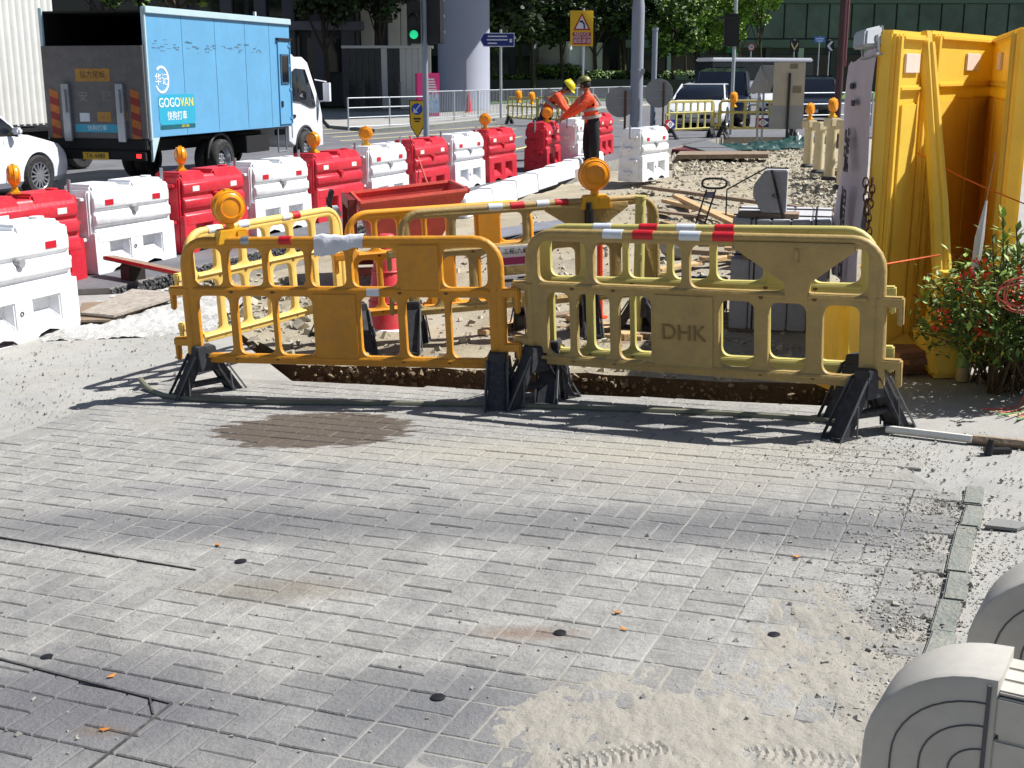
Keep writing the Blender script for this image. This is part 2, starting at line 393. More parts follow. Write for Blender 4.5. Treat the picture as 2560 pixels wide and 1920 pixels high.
# edging stones down the right-hand side
ed = thing('edging_kerb', 'line of narrow grey green edging stones bordering the basket weave paving', 'kerb', (0,0,0))
for i in range(9):
    v0 = 7.0 - i*1.25; p = pv(5.2 + (.25 if i % 3 == 1 else 0)*.25, v0-.6)
    b = MB(); b.box((0,0,-.06), (.242, .075, .16)); q = b.build('edging_stone', m_kerb, ed, bevel=.006)
    q.matrix_local = T3(p.x, p.y, Gz(p.x)+.002+rnd.uniform(-.008,.010)) @ TILT @ RZ(-.411+math.pi/2+rnd.gauss(0,.02)) @ RY(rnd.gauss(0,.02))
# sand spilt over the pavers (lower right), with trodden relief
bm = bmesh.new(); n = 260; sc = g(1700, 1850); vv = {}
for j in range(n+1):
    for i in range(n+1):
        x = -.45 + 2.0*i/n; y = 2.35 + 1.75*j/n
        px = PW/2 + PF*x/(y*CP+CAMH*SP)
        e = ((x-.47)/.60)**2 + ((y-2.86)/.62)**2
        e2 = ((x-.99)/.26)**2 + ((y-3.25)/.75)**2
        e = min(e, e2) + .55*fb((x*2.6, y*2.6)) + .2*fb((x*11, y*11), 5)
        hgt = .009*max(-1.5, min(1, (1-e)*.8)) + .004*fb((x*7, y*7), 2)
        h2 = .003*fb((x*32, y*18), 9) - .011*max(0, math.sin(x*63+2*fb((x*3, y*3)))*max(0, fb((x*4, y*4), 11)))
        for (ax, ay, bx, by, w) in ((.02,2.62,.62,2.80,.045),(.30,2.50,.95,2.72,.04),(.12,2.95,.42,3.02,.04),(.62,2.98,.95,2.90,.04)):
            ex, ey = bx-ax, by-ay; L_ = math.hypot(ex, ey); al = ((x-ax)*ex+(y-ay)*ey)/L_; di = abs((x-ax)*ey-(y-ay)*ex)/L_
            if 0 < al < L_ and di < w: h2 -= .0045*(1 if math.sin(al*260+di*90) > 0 else -.4)
        vv[i, j] = bm.verts.new((x, y, Gz(x) + .0085 + hgt + h2*(1 if hgt > 0 else .2)))
for j in range(n):
    for i in range(n):
        f = [vv[i,j], vv[i+1,j], vv[i+1,j+1], vv[i,j+1]]
        if max(q.co.z - Gz(q.co.x) for q in f) > .006: bm.faces.new(f)
for v in [v for v in bm.verts if not v.link_faces]: bm.verts.remove(v)
me = bpy.data.meshes.new('sand'); bm.to_mesh(me); bm.free(); tag(obj('sand_patch', me, m_sand), 'pale trodden builders sand spilt over the basket weave paving', 'sand', kind='stuff')
# loose gravel along the edging and dust grit
pts = []; r = random.Random(5)
for _ in range(7000):
    t = r.random(); v = 6.5 - 10.5*t; w = r.gauss(0, .55 + .9*math.sin(min(1, t*1.4)*math.pi)**2)
    p = pv(4.7 - abs(w)*r.choice((1, 1, 1, -.6)), v); s = min(.015, .0012 + r.expovariate(1/.0013))
    if 2.4 < p.y: pts.append((p.x, p.y, Gz(p.x)+.008+s*.3, s))
for _ in range(2200):
    p = g(r.gauss(2100, 120), r.gauss(1145, 28)); s = min(.008, .001 + r.expovariate(1/.0011)); pts.append((p.x, p.y, Gz(p.x)+.008+s*.3, s))
for _ in range(500):
    p = g(r.uniform(0, 2400), r.uniform(1060, 1900)); s = .0016 + min(.008, r.expovariate(1/.0016)); pts.append((p.x, p.y, Gz(p.x)+.010+s*.3, s))
for _ in range(1500):
    p = g(r.uniform(-50, 480), r.uniform(780, 1080)); s = .0012 + min(.010, r.expovariate(1/.0014)); pts.append((p.x, p.y, Gz(p.x)+s*.3, s))
for _ in range(1300):
    p = g(r.uniform(2200, 2560), r.uniform(1080, 1700)); s = .0012 + min(.010, r.expovariate(1/.0013)); pts.append((p.x, p.y, Gz(p.x)+s*.3, s))
stones('loose_gravel', pts, m_grav, seed=2, label='loose grey gravel scattered along the edging stones and paving')
# ------------------------------------------------------------------ plastic barriers
m_yel = mat('yellow barrier plastic', (202, 138, 30), .5, .08, 5, dust=.5, dustc=(150, 112, 62), bump=.2, bscale=40)
m_kha = mat('faded khaki barrier plastic', (168, 142, 86), .55, .1, 5, dust=.5, dustc=(126, 110, 80), bump=.2, bscale=40)
m_olv = mat('greenish khaki barrier plastic', (188, 178, 104), .55, .1, 5, dust=.25, dustc=(140, 130, 86))
m_rub = mat('black rubber', (44, 45, 50), .75, .25, 12, dust=.35, dustc=(110, 108, 104))
m_rubg = mat('worn rubber edge', (96, 98, 100), .8, .2, 12)
m_rred = mat('red reflective tape', (190, 24, 36), .45, .15, 20)
m_rwht = mat('white reflective tape', (206, 212, 220), .35, .08, 20)
m_amb = mat('amber lens', (236, 150, 14), .28, .08, 30, spec=.6)
m_ambb = mat('amber lamp body', (226, 168, 26), .5, .1, 20)
m_blk = mat('black plastic', (22, 22, 26), .5, .2, 10)
m_steel = mat('galvanised steel', (160, 164, 170), .42, .1, 8, metal=.7)
m_txt = mat('faded stencil', (128, 104, 60), .7, 0.)
def foot_parts(par, x, ang=0., spread=.20, dark=m_rub):
    # A-shaped rubber foot: hub block, two splayed ribbed legs, a cross tie
    f = thing_part('foot', par, T3(x, 0, 0) @ RZ(ang))
    b = MB(); hub = .13
    b.hexa([(-.055,-hub*.6,.19),(.055,-hub*.6,.19),(.055,hub*.6,.19),(-.055,hub*.6,.19)], [(-.05,-hub*.45,.335),(.05,-hub*.45,.335),(.05,hub*.45,.335),(-.05,hub*.45,.335)])
    for s in (-1, 1):
        y0, y1 = s*.03, s*spread
        b.hexa([(-.055,y1-.032,0),(.055,y1-.032,0),(.055,y1+.032,0),(-.055,y1+.032,0)], [(-.045,y0-.028,.30),(.045,y0-.028,.30),(.045,y0+.028,.30),(-.045,y0+.028,.30)])
        b.box((0, y1, .012), (.13, .10, .024))
        for e in (-1, 1): b.hexa([(e*.062-.008,y1-.05,.02),(e*.062+.008,y1-.05,.02),(e*.062+.008,y1-.03,.02),(e*.062-.008,y1-.03,.02)], [(e*.052-.008,y0-.04,.3),(e*.052+.008,y0-.04,.3),(e*.052+.008,y0-.02,.3),(e*.052-.008,y0-.02,.3)])
    b.box((0, 0, .11), (.05, spread*1.3, .03))
    o = b.build('leg', dark, f, bevel=.006)
    b = MB()
    for s in (-1, 1):
        for e in (-1, 1): b.tube([(e*.066, s*(spread+.045), .01), (e*.057, s*.075, .29)], .006, 5); b.tube([(e*.066, s*(spread-.06), .01), (e*.06, s*(spread*.5+.03), .17)], .005, 5)
    b.build('rib', m_rubg, f)
    return f
def thing_part(name, par, M):
    o = bpy.data.objects.new(name, None); C.objects.link(o); o.parent = par; o.matrix_local = M; o.empty_display_size = .05; return o
def barrier(label, P0, P1, m, style='grid', tilt=True, bands=(), feet=((0.03, 0.), (.97, 0.)), panel_text=None, funnel=None, Ht=.98, group=None, detail=True, name='plastic_barrier'):
    P0, P1 = Vector(P0), Vector(P1); d = P1 - P0; Ln = Vector((d.x, d.y)).length; rz = math.atan2(d.y, d.x)
    t = thing(name, label, 'barrier', P0, rz, group, tilt)
    k = Ht/.98; zt, zm0, zm1, zb0, zb1 = Ht, .664*k, .700*k, .252*k, .288*k
    lw = [(.036,.142),(.168,.283),(.30,.415),(.568,.685),(.71,.83),(.85,.965)]
    if style == 'wide': lw = [(.055,.125),(.15,.25),(.28,.375),(.573,.67),(.71,.81),(.855,.95)]
    uw = [(.03,.128),(.152,.262),(.282,.4),(.42,.53),(.552,.69),(.83,.965)]
    if style == 'wide': uw = [(.03,.18),(.205,.465),(.49,.755),(.80,.968)]
    if style == 'plain': uw = lw = [(.03+.157*i, .03+.157*i+.13) for i in range(6)]
    wd = .006 if style != 'plain' else .004
    holes = [rrect((a-wd)*Ln, zm1, (c+wd)*Ln, zt-.03, .055) for a, c in uw] + [rrect((a-wd)*Ln, zb1, (c+wd)*Ln, zm0, .055) for a, c in lw]
    def top(x0, x1, r, n=6):
        return [(x1, zb0+.06), (x1, zt-r)] + [(x1-r+r*math.cos(R(90*i/n)), zt-r+r*math.sin(R(90*i/n))) for i in range(1, n+1)] + [(x0+r-r*math.sin(R(90*i/n)), zt-r+r*math.cos(R(90*i/n))) for i in range(0, n+1)] + [(x0, zb0+.06)]
    outer = [(.10, zb0), (Ln-.10, zb0)] + [(Ln-.10, zb0+.06)] + top(.0, Ln, .14) + [(.10, zb0+.06)]
    plate('frame', outer, holes, .040, m, t, .012)
    # round top rail
    r = .14; arc = [(0,0,.66), (0,0,zt-r)] + [(r-r*math.cos(R(90*i/6)), 0, zt-r+r*math.sin(R(90*i/6))) for i in range(1, 7)] + [(Ln-r+r*math.sin(R(90*i/6)), 0, zt-r+r*math.cos(R(90*i/6))) for i in range(0, 7)] + [(Ln,0,.66)]
    b = MB(); b.tube(arc, .025, 10); b.build('top_rail', m, t)
    for x in (0, Ln): b = MB(); b.tube([(x,0,.24),(x,0,.68)], .031, 10); b.build('end_post', m, t)
    b = MB()                                  # mid rail lips and bottom lips
    for zz in (zm1-.006, zb1-.006):
        b.tube([(.06,-.02,zz),(Ln-.06,-.02,zz)], .012, 6); b.tube([(.06,.02,zz),(Ln-.06,.02,zz)], .012, 6)
    b.build('rib', m, t)
    for s, x in ((-1, 0), (1, Ln)):
        for z in (.665, .36):
            b = MB(); b.box((x+s*.055, 0, z), (.11, .055, .05)); b.box((x+s*.095, 0, z-.06), (.03, .04, .11)); b.build('hook', m, t, bevel=.008)
    if style != 'plain' and detail:
        a, c = (.42, .56) if style == 'grid' else (.385, .56)
        b = MB(); b.box(((a+c)/2*Ln, 0, (zb1+zm0)/2), ((c-a)*Ln, .054, zm0-zb1+.02)); pn = b.build('panel', m, t, bevel=.006)
        if panel_text: text(panel_text, .115, m_txt, t, T3((a+c)/2*Ln, -.0325, (zb1+zm0)/2-.01) @ XZ, .005)
        if style == 'grid':
            b = MB(); b.box((.762*Ln, 0, (zm1+zt)/2-.02), (.125*Ln, .058, zt-zm1)); b.build('panel', m, t, bevel=.006)
    if funnel:
        a, c, st = funnel; zz = zt-.02
        plate('lamp_bracket', [(a*Ln, zz), (a*Ln, zz-.03), (st*Ln-.055, zm1+.06), (st*Ln-.05, zm1-.02), (st*Ln+.05, zm1-.02), (st*Ln+.055, zm1+.06), (c*Ln, zz-.03), (c*Ln, zz)], [], .064, m, t, .006)
        b = MB(); b.box((st*Ln, -.036, zz-.06), (.022, .012, .07)); b.build('clip', m, t, bevel=.003)
    for i, (x, w, mm) in enumerate(bands):
        b = MB(); b.cyl((x*Ln-w/2, 0, zt), (x*Ln+w/2, 0, zt), .0285, n=12); b.build('reflective_band', mm, t)
    if detail:
        b = MB()
        for x in [ (a+c)/2 for a, c in zip([h[1] for h in lw[:-1]], [h[0] for h in lw[1:]]) if c-a < .05]:
            for z in ((zm0+zm1)/2, zb0+.025): b.cyl((x*Ln,-.028,z),(x*Ln,-.020,z),.012,n=8)
        b.build('rivet', mat('rivet hole', (104, 80, 44), .8), t)['kind'] = 'stuff'
    for x, a in feet: foot_parts(t, x*Ln, a)
    return t, Ln
def lamp(label, P, rz, group=None, s=1., box=True, tilt=False):
    t = thing('warning_lamp', label, 'warning lamp', P, rz, group, tilt)
    b = MB()
    z0 = 0
    if box:
        b.hexa([(-.10,-.05,0),(.10,-.05,0),(.10,.05,0),(-.10,.05,0)], [(-.075,-.045,.085),(.075,-.045,.085),(.075,.045,.085),(-.075,.045,.085)]); b.box((.055,-.047,.045),(.07,.012,.06)); z0 = .085
    else:
        b.box((0,0,.012),(.13,.09,.024)); b.box((0,0,.035),(.07,.06,.03)); b.tube([(-.05,0,.03),(-.06,.02,.07)], .008, 6); z0 = .045
    b.cyl((0,0,z0),(0,0,z0+.035),.03,.024,10)
    b.build('base', m_ambb, t, bevel=.006)
    c = z0+.03+.095; M = T3(0,0,c) @ XZ
    b = MB(); b.lathe([(.001,-.052),(.05,-.05),(.078,-.044),(.09,-.03),(.095,-.012),(.095,.012),(.09,.03),(.078,.044),(.05,.05),(.001,.052)], 28, M); b.build('lens', m_amb, t, angle=50)
    b = MB()
    for rr, y in ((.098,0),(.086,-.036),(.086,.036),(.06,-.05),(.06,.05)): b.tube([(rr*math.cos(2*math.pi*k/24), y, c+rr*math.sin(2*math.pi*k/24)) for k in range(24)], .005, 5, True)
    b.build('lens_rim', m_amb, t)
    b = MB(); b.box((0,0,c+.098),(.03,.03,.012)); b.build('cap', m_ambb, t)
    t.scale = (s,)*3
    return t
# the two near barriers
Lb0, Lb1 = g(495, 985), g(1264, 1008); Lb0.z -= .035; Rb0, Rb1 = g(1337, 1008), g(2192, 1086)
fa = R(-52)
tL, LnL = barrier('bright yellow plastic barrier carrying an amber lamp and a draped white sheet', Lb0, Lb1, m_yel, 'grid', Ht=.955, bands=((.215, .05, m_steel), (.345, .075, m_rred), (.56, .05, m_rred)), feet=((.035, R(-38)), (.985, R(10))))
tR, LnR = barrier('faded khaki plastic barrier marked DHK in front of the trench', Rb0, Rb1, m_kha, 'wide', Ht=.955, bands=((.265, .11, m_rwht), (.355, .11, m_rred), (.49, .11, m_rwht), (.585, .11, m_rred)), feet=((.012, R(-30)), (.98, R(-35))), panel_text='DHK', funnel=(.62, .93, .785))
b = MB(); b.box((.615*LnL, -.002, .665), (.075, .064, .04)); b.build('reflective_patch', m_rwht, tL)
nb = Vector((Rb1.y-Rb0.y, -(Rb1.x-Rb0.x), 0)).normalized()     # towards the camera
C0 = Rb0 - nb*.06 + (Rb1-Rb0)*.0; C1 = Rb1 - nb*.30 + (Rb1-Rb0)*-.05
barrier('greenish khaki plastic barrier standing close behind the DHK barrier', C0 - nb*.10, C1, m_olv, 'grid', Ht=.965, bands=((.20, .1, m_rwht), (.345, .1, m_rred), (.46, .1, m_rwht), (.575, .1, m_rred)), feet=((.02, R(10)), (.97, R(-35))))
lamp('amber disc lamp on the left end of the bright yellow barrier', Lb0 + (Lb1-Lb0)*.155 + Vector((-.03,.05,.93)), R(30), tilt=True)
# white sheet draped over the yellow barrier
sh = MB(); P = Lb0; dL = (Lb1-Lb0); q = []
nx, ny = 14, 8
for j in range(ny+1):
    for i in range(nx+1):
        u, v = i/nx, j/ny
        a = (v-.5)*1.5
        y = .034*math.sin(max(-1.5, min(1.5, a*2.2))) * (1) - (.0 if abs(a) < .6 else math.copysign(.006, -a))
        z = .955 + .034*math.cos(max(-1.5, min(1.5, a*2.2))) - max(0, abs(a)-.5)*(.26 if a < 0 else .1)*(1.0+.35*math.sin(u*4+1)) + .003*math.sin(u*23+v*9) + .004*math.sin(u*9)
        q.append((.44*LnL + u*.30 + .05*(v-.5)*math.sin(u*3), y - (.012 if a < -.5 else 0)*math.sin(u*7)**2, z))
sh.add(q, [(j*(nx+1)+i, j*(nx+1)+i+1, (j+1)*(nx+1)+i+1, (j+1)*(nx+1)+i) for j in range(ny) for i in range(nx)])
o = sh.build('plastic_sheet', mat('white plastic sheet', (214, 214, 220), .45, .06, 8, bump=.3, bscale=30), None, angle=80)
o.location = P; o.rotation_euler = (TILT @ RZ(math.atan2(dL.y, dL.x))).to_euler(); tag(o, 'crumpled white plastic sheet draped over the bright yellow barrier', 'sheet')
# barriers round the dig
D0, D1 = Vector((-1.97, 7.62, Gz(-1.97))), Vector((-1.20, 8.85, Gz(-1.2)-.10))
tD, LnD = barrier('pale yellow plastic barrier running back along the left of the dig', D0, D1, mat('pale yellow barrier plastic', (232, 196, 104), .5, .1, 5, dust=.2), 'plain', Ht=.92, bands=((.16, .1, m_rwht), (.235, .06, m_rred), (.34, .1, m_rwht), (.62, .08, m_rwht), (.69, .07, m_rred)), feet=((.97, R(5)),))
E0, E1 = at(1015, 600, 8.42), at(1648, 600, 8.9)
for q in (E0, E1): q.z = Gz(q.x) + sdz(q.y) + .01
tE, LnE = barrier('khaki plastic barrier with white notice boards and a lamp bracket, across the dig', E0, E1, m_kha, 'wide', Ht=.935, bands=((.36, .1, m_rwht), (.445, .1, m_rred), (.545, .09, m_rwht), (.62, .09, m_rred)), feet=((.03, R(-20)), (.72, R(-10)), (.98, R(-30))), funnel=(.56, .88, .72))
G0, G1 = at(882, 600, 8.55), at(1335, 600, 8.95)
for q in (G0, G1): q.z = Gz(q.x) + sdz(q.y) - .01
barrier('orange yellow plastic barrier behind the khaki notice barrier', G0, G1, mat('orange yellow plastic', (236, 158, 34), .5, .08, 5, dust=.2), 'grid', Ht=.95, feet=((.03, 0.), (.97, 0.)))
lamp('amber disc lamp on the khaki notice barrier bracket', E0 + (E1-E0)*.745 + Vector((-.02,-.0,.89)), R(4), s=1.12, tilt=True)
b = MB(); b.cyl((.72*LnE, -.055, .62), (.72*LnE, -.055, .88), .032, n=12); b.cyl((.72*LnE, -.055, .88), (.72*LnE, -.055, .93), .02, n=8); b.build('torch_mount', m_blk, tE)
# notices hanging on it
m_notw = mat('notice white', (214, 210, 214), .5, .04, 9); m_notm = mat('notice maroon', (128, 22, 74), .5, .05, 9); m_ink = mat('ink', (28, 24, 30), .7)
for (x, z, w, h, lines) in ((.43, .60, .25, .14, 1), (.43, .40, .25, .13, 2)):
    s = thing_part('notice', tE, T3(x*LnE, -.05, z))
    b = MB(); b.box((0,0,0),(w,.012,h)); b.build('board', m_notw, s, bevel=.003)
    if lines == 1:
        text('工程(九龍)', .042, m_ink, s, T3(0,-.008,.03) @ XZ, .002)
        b = MB(); b.box((0,-.008,-.035),(w*.82,.003,.05)); b.build('stripe', m_notm, s)
    else:
        b = MB()
        for k in range(4): b.box((.05,-.008,.045-.026*k),(.10,.003,.012))
        b.box((-.07,-.008,.03),(.07,.003,.02)); b.build('print', m_ink, s)
# upright khaki post and red pole in the dig
P = g(1592, 858, -.1)
t = thing('post', 'upright khaki plastic barrier standing edge on inside the dig', 'post', P, R(78))
for x in (0, .055):
    b = MB(); b.tube([(x,0,.0),(x,0,1.02)], .034, 10); b.cyl((x,0,1.02),(x,0,1.04),.039,n=10); b.build('tube', m_olv, t)
b = MB(); b.box((.03,0,.95),(.13,.05,.06)); b.box((.03,0,.62),(.13,.05,.05)); b.build('bracket', m_olv, t, bevel=.006)
foot_parts(t, .03, 0.)
P = g(1500, 800, -.1); b = MB(); b.tube([(0,0,0),(-.012,0,.62)], .023, 8); b.cyl((0,0,0),(0,0,.03),.06,n=12)
o = b.build('marker_pole', mat('orange red plastic', (214, 70, 30), .5), None); o.location = P; tag(o, 'orange red marker pole standing behind the khaki barriers', 'pole')
# traffic cone
P = g(972, 838, -.1); t = thing('traffic_cone', 'faded red traffic cone on a white base in the dig', 'cone', P)
m_cone = mat('faded red cone plastic', (206, 52, 66), .5, .12, 6, dust=.25)
b = MB(); b.lathe([(.17,.06),(.155,.09),(.145,.26),(.14,.27),(.115,.50),(.11,.51),(.075,.74),(.055,.765),(.05,.77),(.02,.77)], 24); b.build('body', m_cone, t)
b = MB(); b.lathe([(.20,0),(.20,.035),(.175,.065),(.16,.075)], 24); b.build('base', m_rwht, t)
for z, rr in ((.27, .143), (.5, .117)):
    b = MB(); b.tube([(rr*math.cos(2*math.pi*k/24), rr*math.sin(2*math.pi*k/24), z) for k in range(24)], .006, 5, True); b.build('collar', m_cone, t)
# red metal tipping skip
P = g(945, 692, -.1); t = thing('skip', 'rusty red metal tipping skip with a handle frame', 'skip', Vector((P.x, P.y, P.z)), R(12))
m_skip = mat('scuffed red steel', (200, 74, 58), .5, .22, 6, dust=.35, dustc=(150, 96, 78), bump=.15)
m_skipd = mat('dark red steel', (120, 34, 30), .55, .25, 6)
o4 = [(-.15,-.42,.62),(.62,-.42,.70),(.62,.42,.70),(-.15,.42,.62)]; i4 = [(.0,-.32,.16),(.34,-.32,.16),(.34,.32,.16),(.0,.32,.16)]
b = MB()
def tray(b, lo, hi, th=.015):
    n = 4
    inn_lo = [(Vector(p) + (Vector((sum(q[0] for q in lo)/4, sum(q[1] for q in lo)/4, 0)) - Vector((p[0], p[1], 0))).normalized()*th + Vector((0,0,th))) for p in lo]
    inn_hi = [(Vector(p) + (Vector((sum(q[0] for q in hi)/4, sum(q[1] for q in hi)/4, 0)) - Vector((p[0], p[1], 0))).normalized()*th) for p in hi]
    vs = list(lo)+list(hi)+inn_lo+inn_hi; fs = [(3,2,1,0)]
    for k in range(4):
        m = (k+1) % 4; fs += [(k, m, 4+m, 4+k), (8+m, 8+k, 12+k, 12+m), (4+k, 4+m, 12+m, 12+k)]
    fs.append((8,9,10,11)); b.add(vs, fs)
tray(b, i4, o4); b.build('hopper', m_skip, t, angle=30)
b = MB()
for k in range(4):
    b.tube([o4[k], o4[(k+1) % 4]], .022, 6)
b.build('rim', m_skip, t)
b = MB()
for y in (-.3, .3): b.box((.1, y, .09), (.8, .06, .06)); b.box((-.2, y, .36), (.06, .06, .56))
b.box((-.2, 0, .6), (.06, .66, .08)); b.build('chassis', m_skipd, t, bevel=.006)
b = MB()
for y in (-.34, -.18): b.tube([(-.30, y, .06), (-.36, y, .62), (-.34, y, .70)], .016, 6)
b.tube([(-.34,-.34,.70),(-.34,-.18,.70)], .016, 6); b.build('handle', m_blk, t)
for y in (-.36, .36):
    b = MB(); b.lathe([(.05,-.03),(.10,-.03),(.11,-.015),(.11,.015),(.10,.03),(.05,.03)], 16, T3(.42, y, .11) @ RX(math.pi/2)); b.build('wheel', m_rub, t)
b = MB(); b.box((-.33,-.1,.52),(.12,.14,.05)); b.box((-.33,-.1,.56),(.1,.1,.03)); b.build('rag', m_rwht, t, bevel=.01); t.scale = (1.32, 1.2, 1.25)
# leaning red pole against the red water barrier is built with the barriers
# ---- stacked kerb stones with straps
m_gran = mat('grey granite', (174, 175, 180), .75, .1, 25, bump=.2, bscale=120, dust=.15)
m_strap = mat('black strap', (16, 16, 20), .5)
m_wood = mat('raw timber', (176, 146, 104), .8, .25, 7, dust=.35, dustc=(176, 164, 140), bump=.4, bscale=30, rand=.3)
m_woodd = mat('weathered board', (124, 106, 88), .85, .25, 7, dust=.5, dustc=(160, 150, 132), bump=.4, bscale=30, rand=.25)
def kerbstack(label, P, rz, nx, w, dep, h, levels, plinth=True, fig=True):
    t = thing('kerbstone_stack', label, 'kerbstones', P, rz)
    z = 0.
    for l in range(levels):
        b = MB()
        for x in (.12, nx*w-.12): b.box((x, dep/2, z+.035), (.08, dep, .07))
        b.build('bearer', m_woodd, t); z += .07
        for i in range(nx):
            b = MB(); b.box((i*w+w/2, dep/2+rnd.uniform(-.006,.006), z+h/2), (w-.006, dep, h-.004)); b.build('kerbstone', m_gran, t, bevel=.008)
        b = MB()
        for y in (dep*.25, dep*.75): b.tube([(-.006,y,z-.01),(-.006,y,z+h+.003),(nx*w+.006,y,z+h+.003),(nx*w+.006,y,z-.01)], .006, 5)
        for x in (w, (nx-1)*w): b.tube([(x+.03,-.006,z-.05),(x+.03,-.006,z+h+.004),(x+.03,dep+.006,z+h+.004)], .006, 5)
        b.build('strap', m_strap, t); z += h
    return t, z
P = g(1818, 846, -.1); Q = g(2085, 838, -.1); rzs = math.atan2(Q.y-P.y, Q.x-P.x)
KW = .135
ks, kz = kerbstack('large strapped stack of grey granite kerbstones beside the yellow hoarding', P, R(-14), 5, KW, .95, .215, 3)
m_chalk = mat('faded stencil print', (70, 72, 80), .8)
text('K5\n71 n', .055, m_chalk, ks, T3(KW*1.75, -.003, .57+.07+.10) @ XZ, .002)
ks2, kz2 = kerbstack('low strapped pile of grey granite kerbstones left of the larger stack', P + Vector((-.34, .42, 0)), R(-14), 3, .12, .5, .25, 1)
# a single stone on edge on top of the large stack
top = P + RZ(R(-14)) @ Vector((.03, .25, kz))
b = MB(); b.prism([(0,0),(.17,0),(.17,.30),(.02,.30),(-.06,.19),(-.06,.12)], 0, .20, 'xz'); o = b.build('kerbstone', m_gran, None, bevel=.008); o.location = P + RZ(R(-14)) @ Vector((.19, .08, kz+.035)); o.rotation_euler = (0,0,R(-14)); tag(o, 'single chamfered granite kerbstone standing on top of the large stack', 'kerbstone')
text('45', .05, m_chalk, o, T3(.09, -.003, .12) @ XZ, .002)
b = MB(); b.box((.05,.1,-.019),(.42,.2,.032)); q = b.build('bearer', m_woodd, o)
b = MB(); b.tube([(-.24,-.02,-.02),(-.24,-.02,.16),(.02,.10,.305),(.17,.1,.305)], .006, 5); b.tube([(.06,-.008,.30),(.20,-.02,-.19)], .009, 5); b.build('strap', m_strap, o)
# ---- loose planks in the dig: (pixel ends, dz, width, thickness)
m_wd = [m_wood, m_woodd]
def plank(p0, p1, w, th, label, m, group='loose planks lying in the dig', rz=0., cat='plank', dz=0.):
    p0, p1 = Vector(p0), Vector(p1); d = p1-p0; L_ = d.length
    b = MB(); b.box((L_/2, 0, th/2), (L_, w, th)); o = b.build('plank', m, None, bevel=.004)
    X = d.normalized(); Y = Vector((0,0,1)).cross(X).normalized(); Z = X.cross(Y)
    M = Matrix((X, Y, Z)).transposed().to_4x4() @ RX(rz); o.rotation_euler = M.to_euler(); o.location = p0 + Vector((0,0,dz))
    return tag(o, label, cat, group)
pl = [((1610,476),(2000,530),.10,.05,.03,0), ((1690,505),(1850,585),.12,.05,.06,0), ((1660,510),(1850,555),.09,.05,.02,0), ((1640,530),(1760,545),.14,.03,.0,0), ((1660,560),(1800,600),.12,.04,.0,0),
      ((1640,590),(1720,570),.16,.02,.02,0)]
for k, (a, c, w, th, dz, mi) in enumerate(pl):
    A, B = g(a[0], a[1], -.08), g(c[0], c[1], -.08); plank(A, B, w, th, 'raw timber plank lying on the dirt beyond the khaki barriers', m_wd[0] if k % 3 else m_wd[1], dz=dz)
r = random.Random(12)
for k in range(26):
    x = r.uniform(1180, 1780); y = r.uniform(790, 900); A = g(x, y, -.09); a = r.gauss(-.25, .35); L_ = r.uniform(.4, 1.3)
    plank(A, A + Vector((L_*math.cos(a), L_*math.sin(a), r.uniform(-.005,.03))), r.uniform(.05, .14), r.uniform(.018, .045), 'weathered plank scrap scattered behind the near barriers', m_wd[k % 2], dz=r.uniform(0,.07), group='plank scraps behind the near barriers')
for k in range(16):
    x = r.uniform(1630, 1860); y = r.uniform(585, 700); A = g(x, y, -.09); a = r.gauss(.1, .5); L_ = r.uniform(.4, 1.1)
    plank(A, A + Vector((L_*math.cos(a), L_*math.sin(a), 0)), r.uniform(.06, .14), r.uniform(.02, .05), 'short timber offcut in the heap beside the granite kerbstones', m_wd[k % 2], dz=r.uniform(0,.08), group='timber offcuts by the kerbstones')
# broken concrete lump
b = MB(); b.sphere((0,0,.1), .16, 6, sc=(1.1,.9,.85)); o = b.build('concrete_lump', m_conc, None, smooth=False); o.location = g(1690, 640, -.1); tag(o, 'rounded pale concrete lump beside the granite kerbstones', 'rubble')
# ---- left: boards, red and white plank on a block
def board(pts, th, label, m, cat='board'):
    b = MB(); P = [Vector(p) for p in pts]; b.hexa(P, [p+Vector((0,0,th)) for p in P]); o = b.build('plywood_board', m, None, bevel=.004); return tag(o, label, cat)
board([g(190,806,.02), g(275,806,.02), g(440,748,.05), g(205,762,.03)], .02, 'lower weathered plywood board lying on the white dust', m_woodd)
board([g(200,788,.05), g(285,795,.05), g(470,738,.08), g(330,728,.08)], .022, 'upper plywood board stained with white plaster', mat('plaster stained board', (150, 140, 128), .85, .3, 9, dust=.6, dustc=(196, 194, 188), bump=.3))
p0, p1 = g(280,688,.05), g(470,722,.05)
b = MB(); d = p1-p0; b.box((d.length/2,0,.17),(d.length*1.06,.12,.035)); t = thing('barrier_plank', 'red painted plank resting across a dark block', 'plank', p0, math.atan2(d.y,d.x)); b.build('plank', m_woodd, t, bevel=.004)
for k in range(3): b = MB(); b.box((d.length*(.17+.33*k),-.061,.18),(d.length*.33,.006,.03)); b.build('stripe', m_rred if k != 1 else m_rred, t)
b = MB(); b.box((d.length*.30,0,-.0),(.2,.16,.31)); b.build('block', mat('dark timber block', (52, 44, 40), .85, .2), t, bevel=.01)
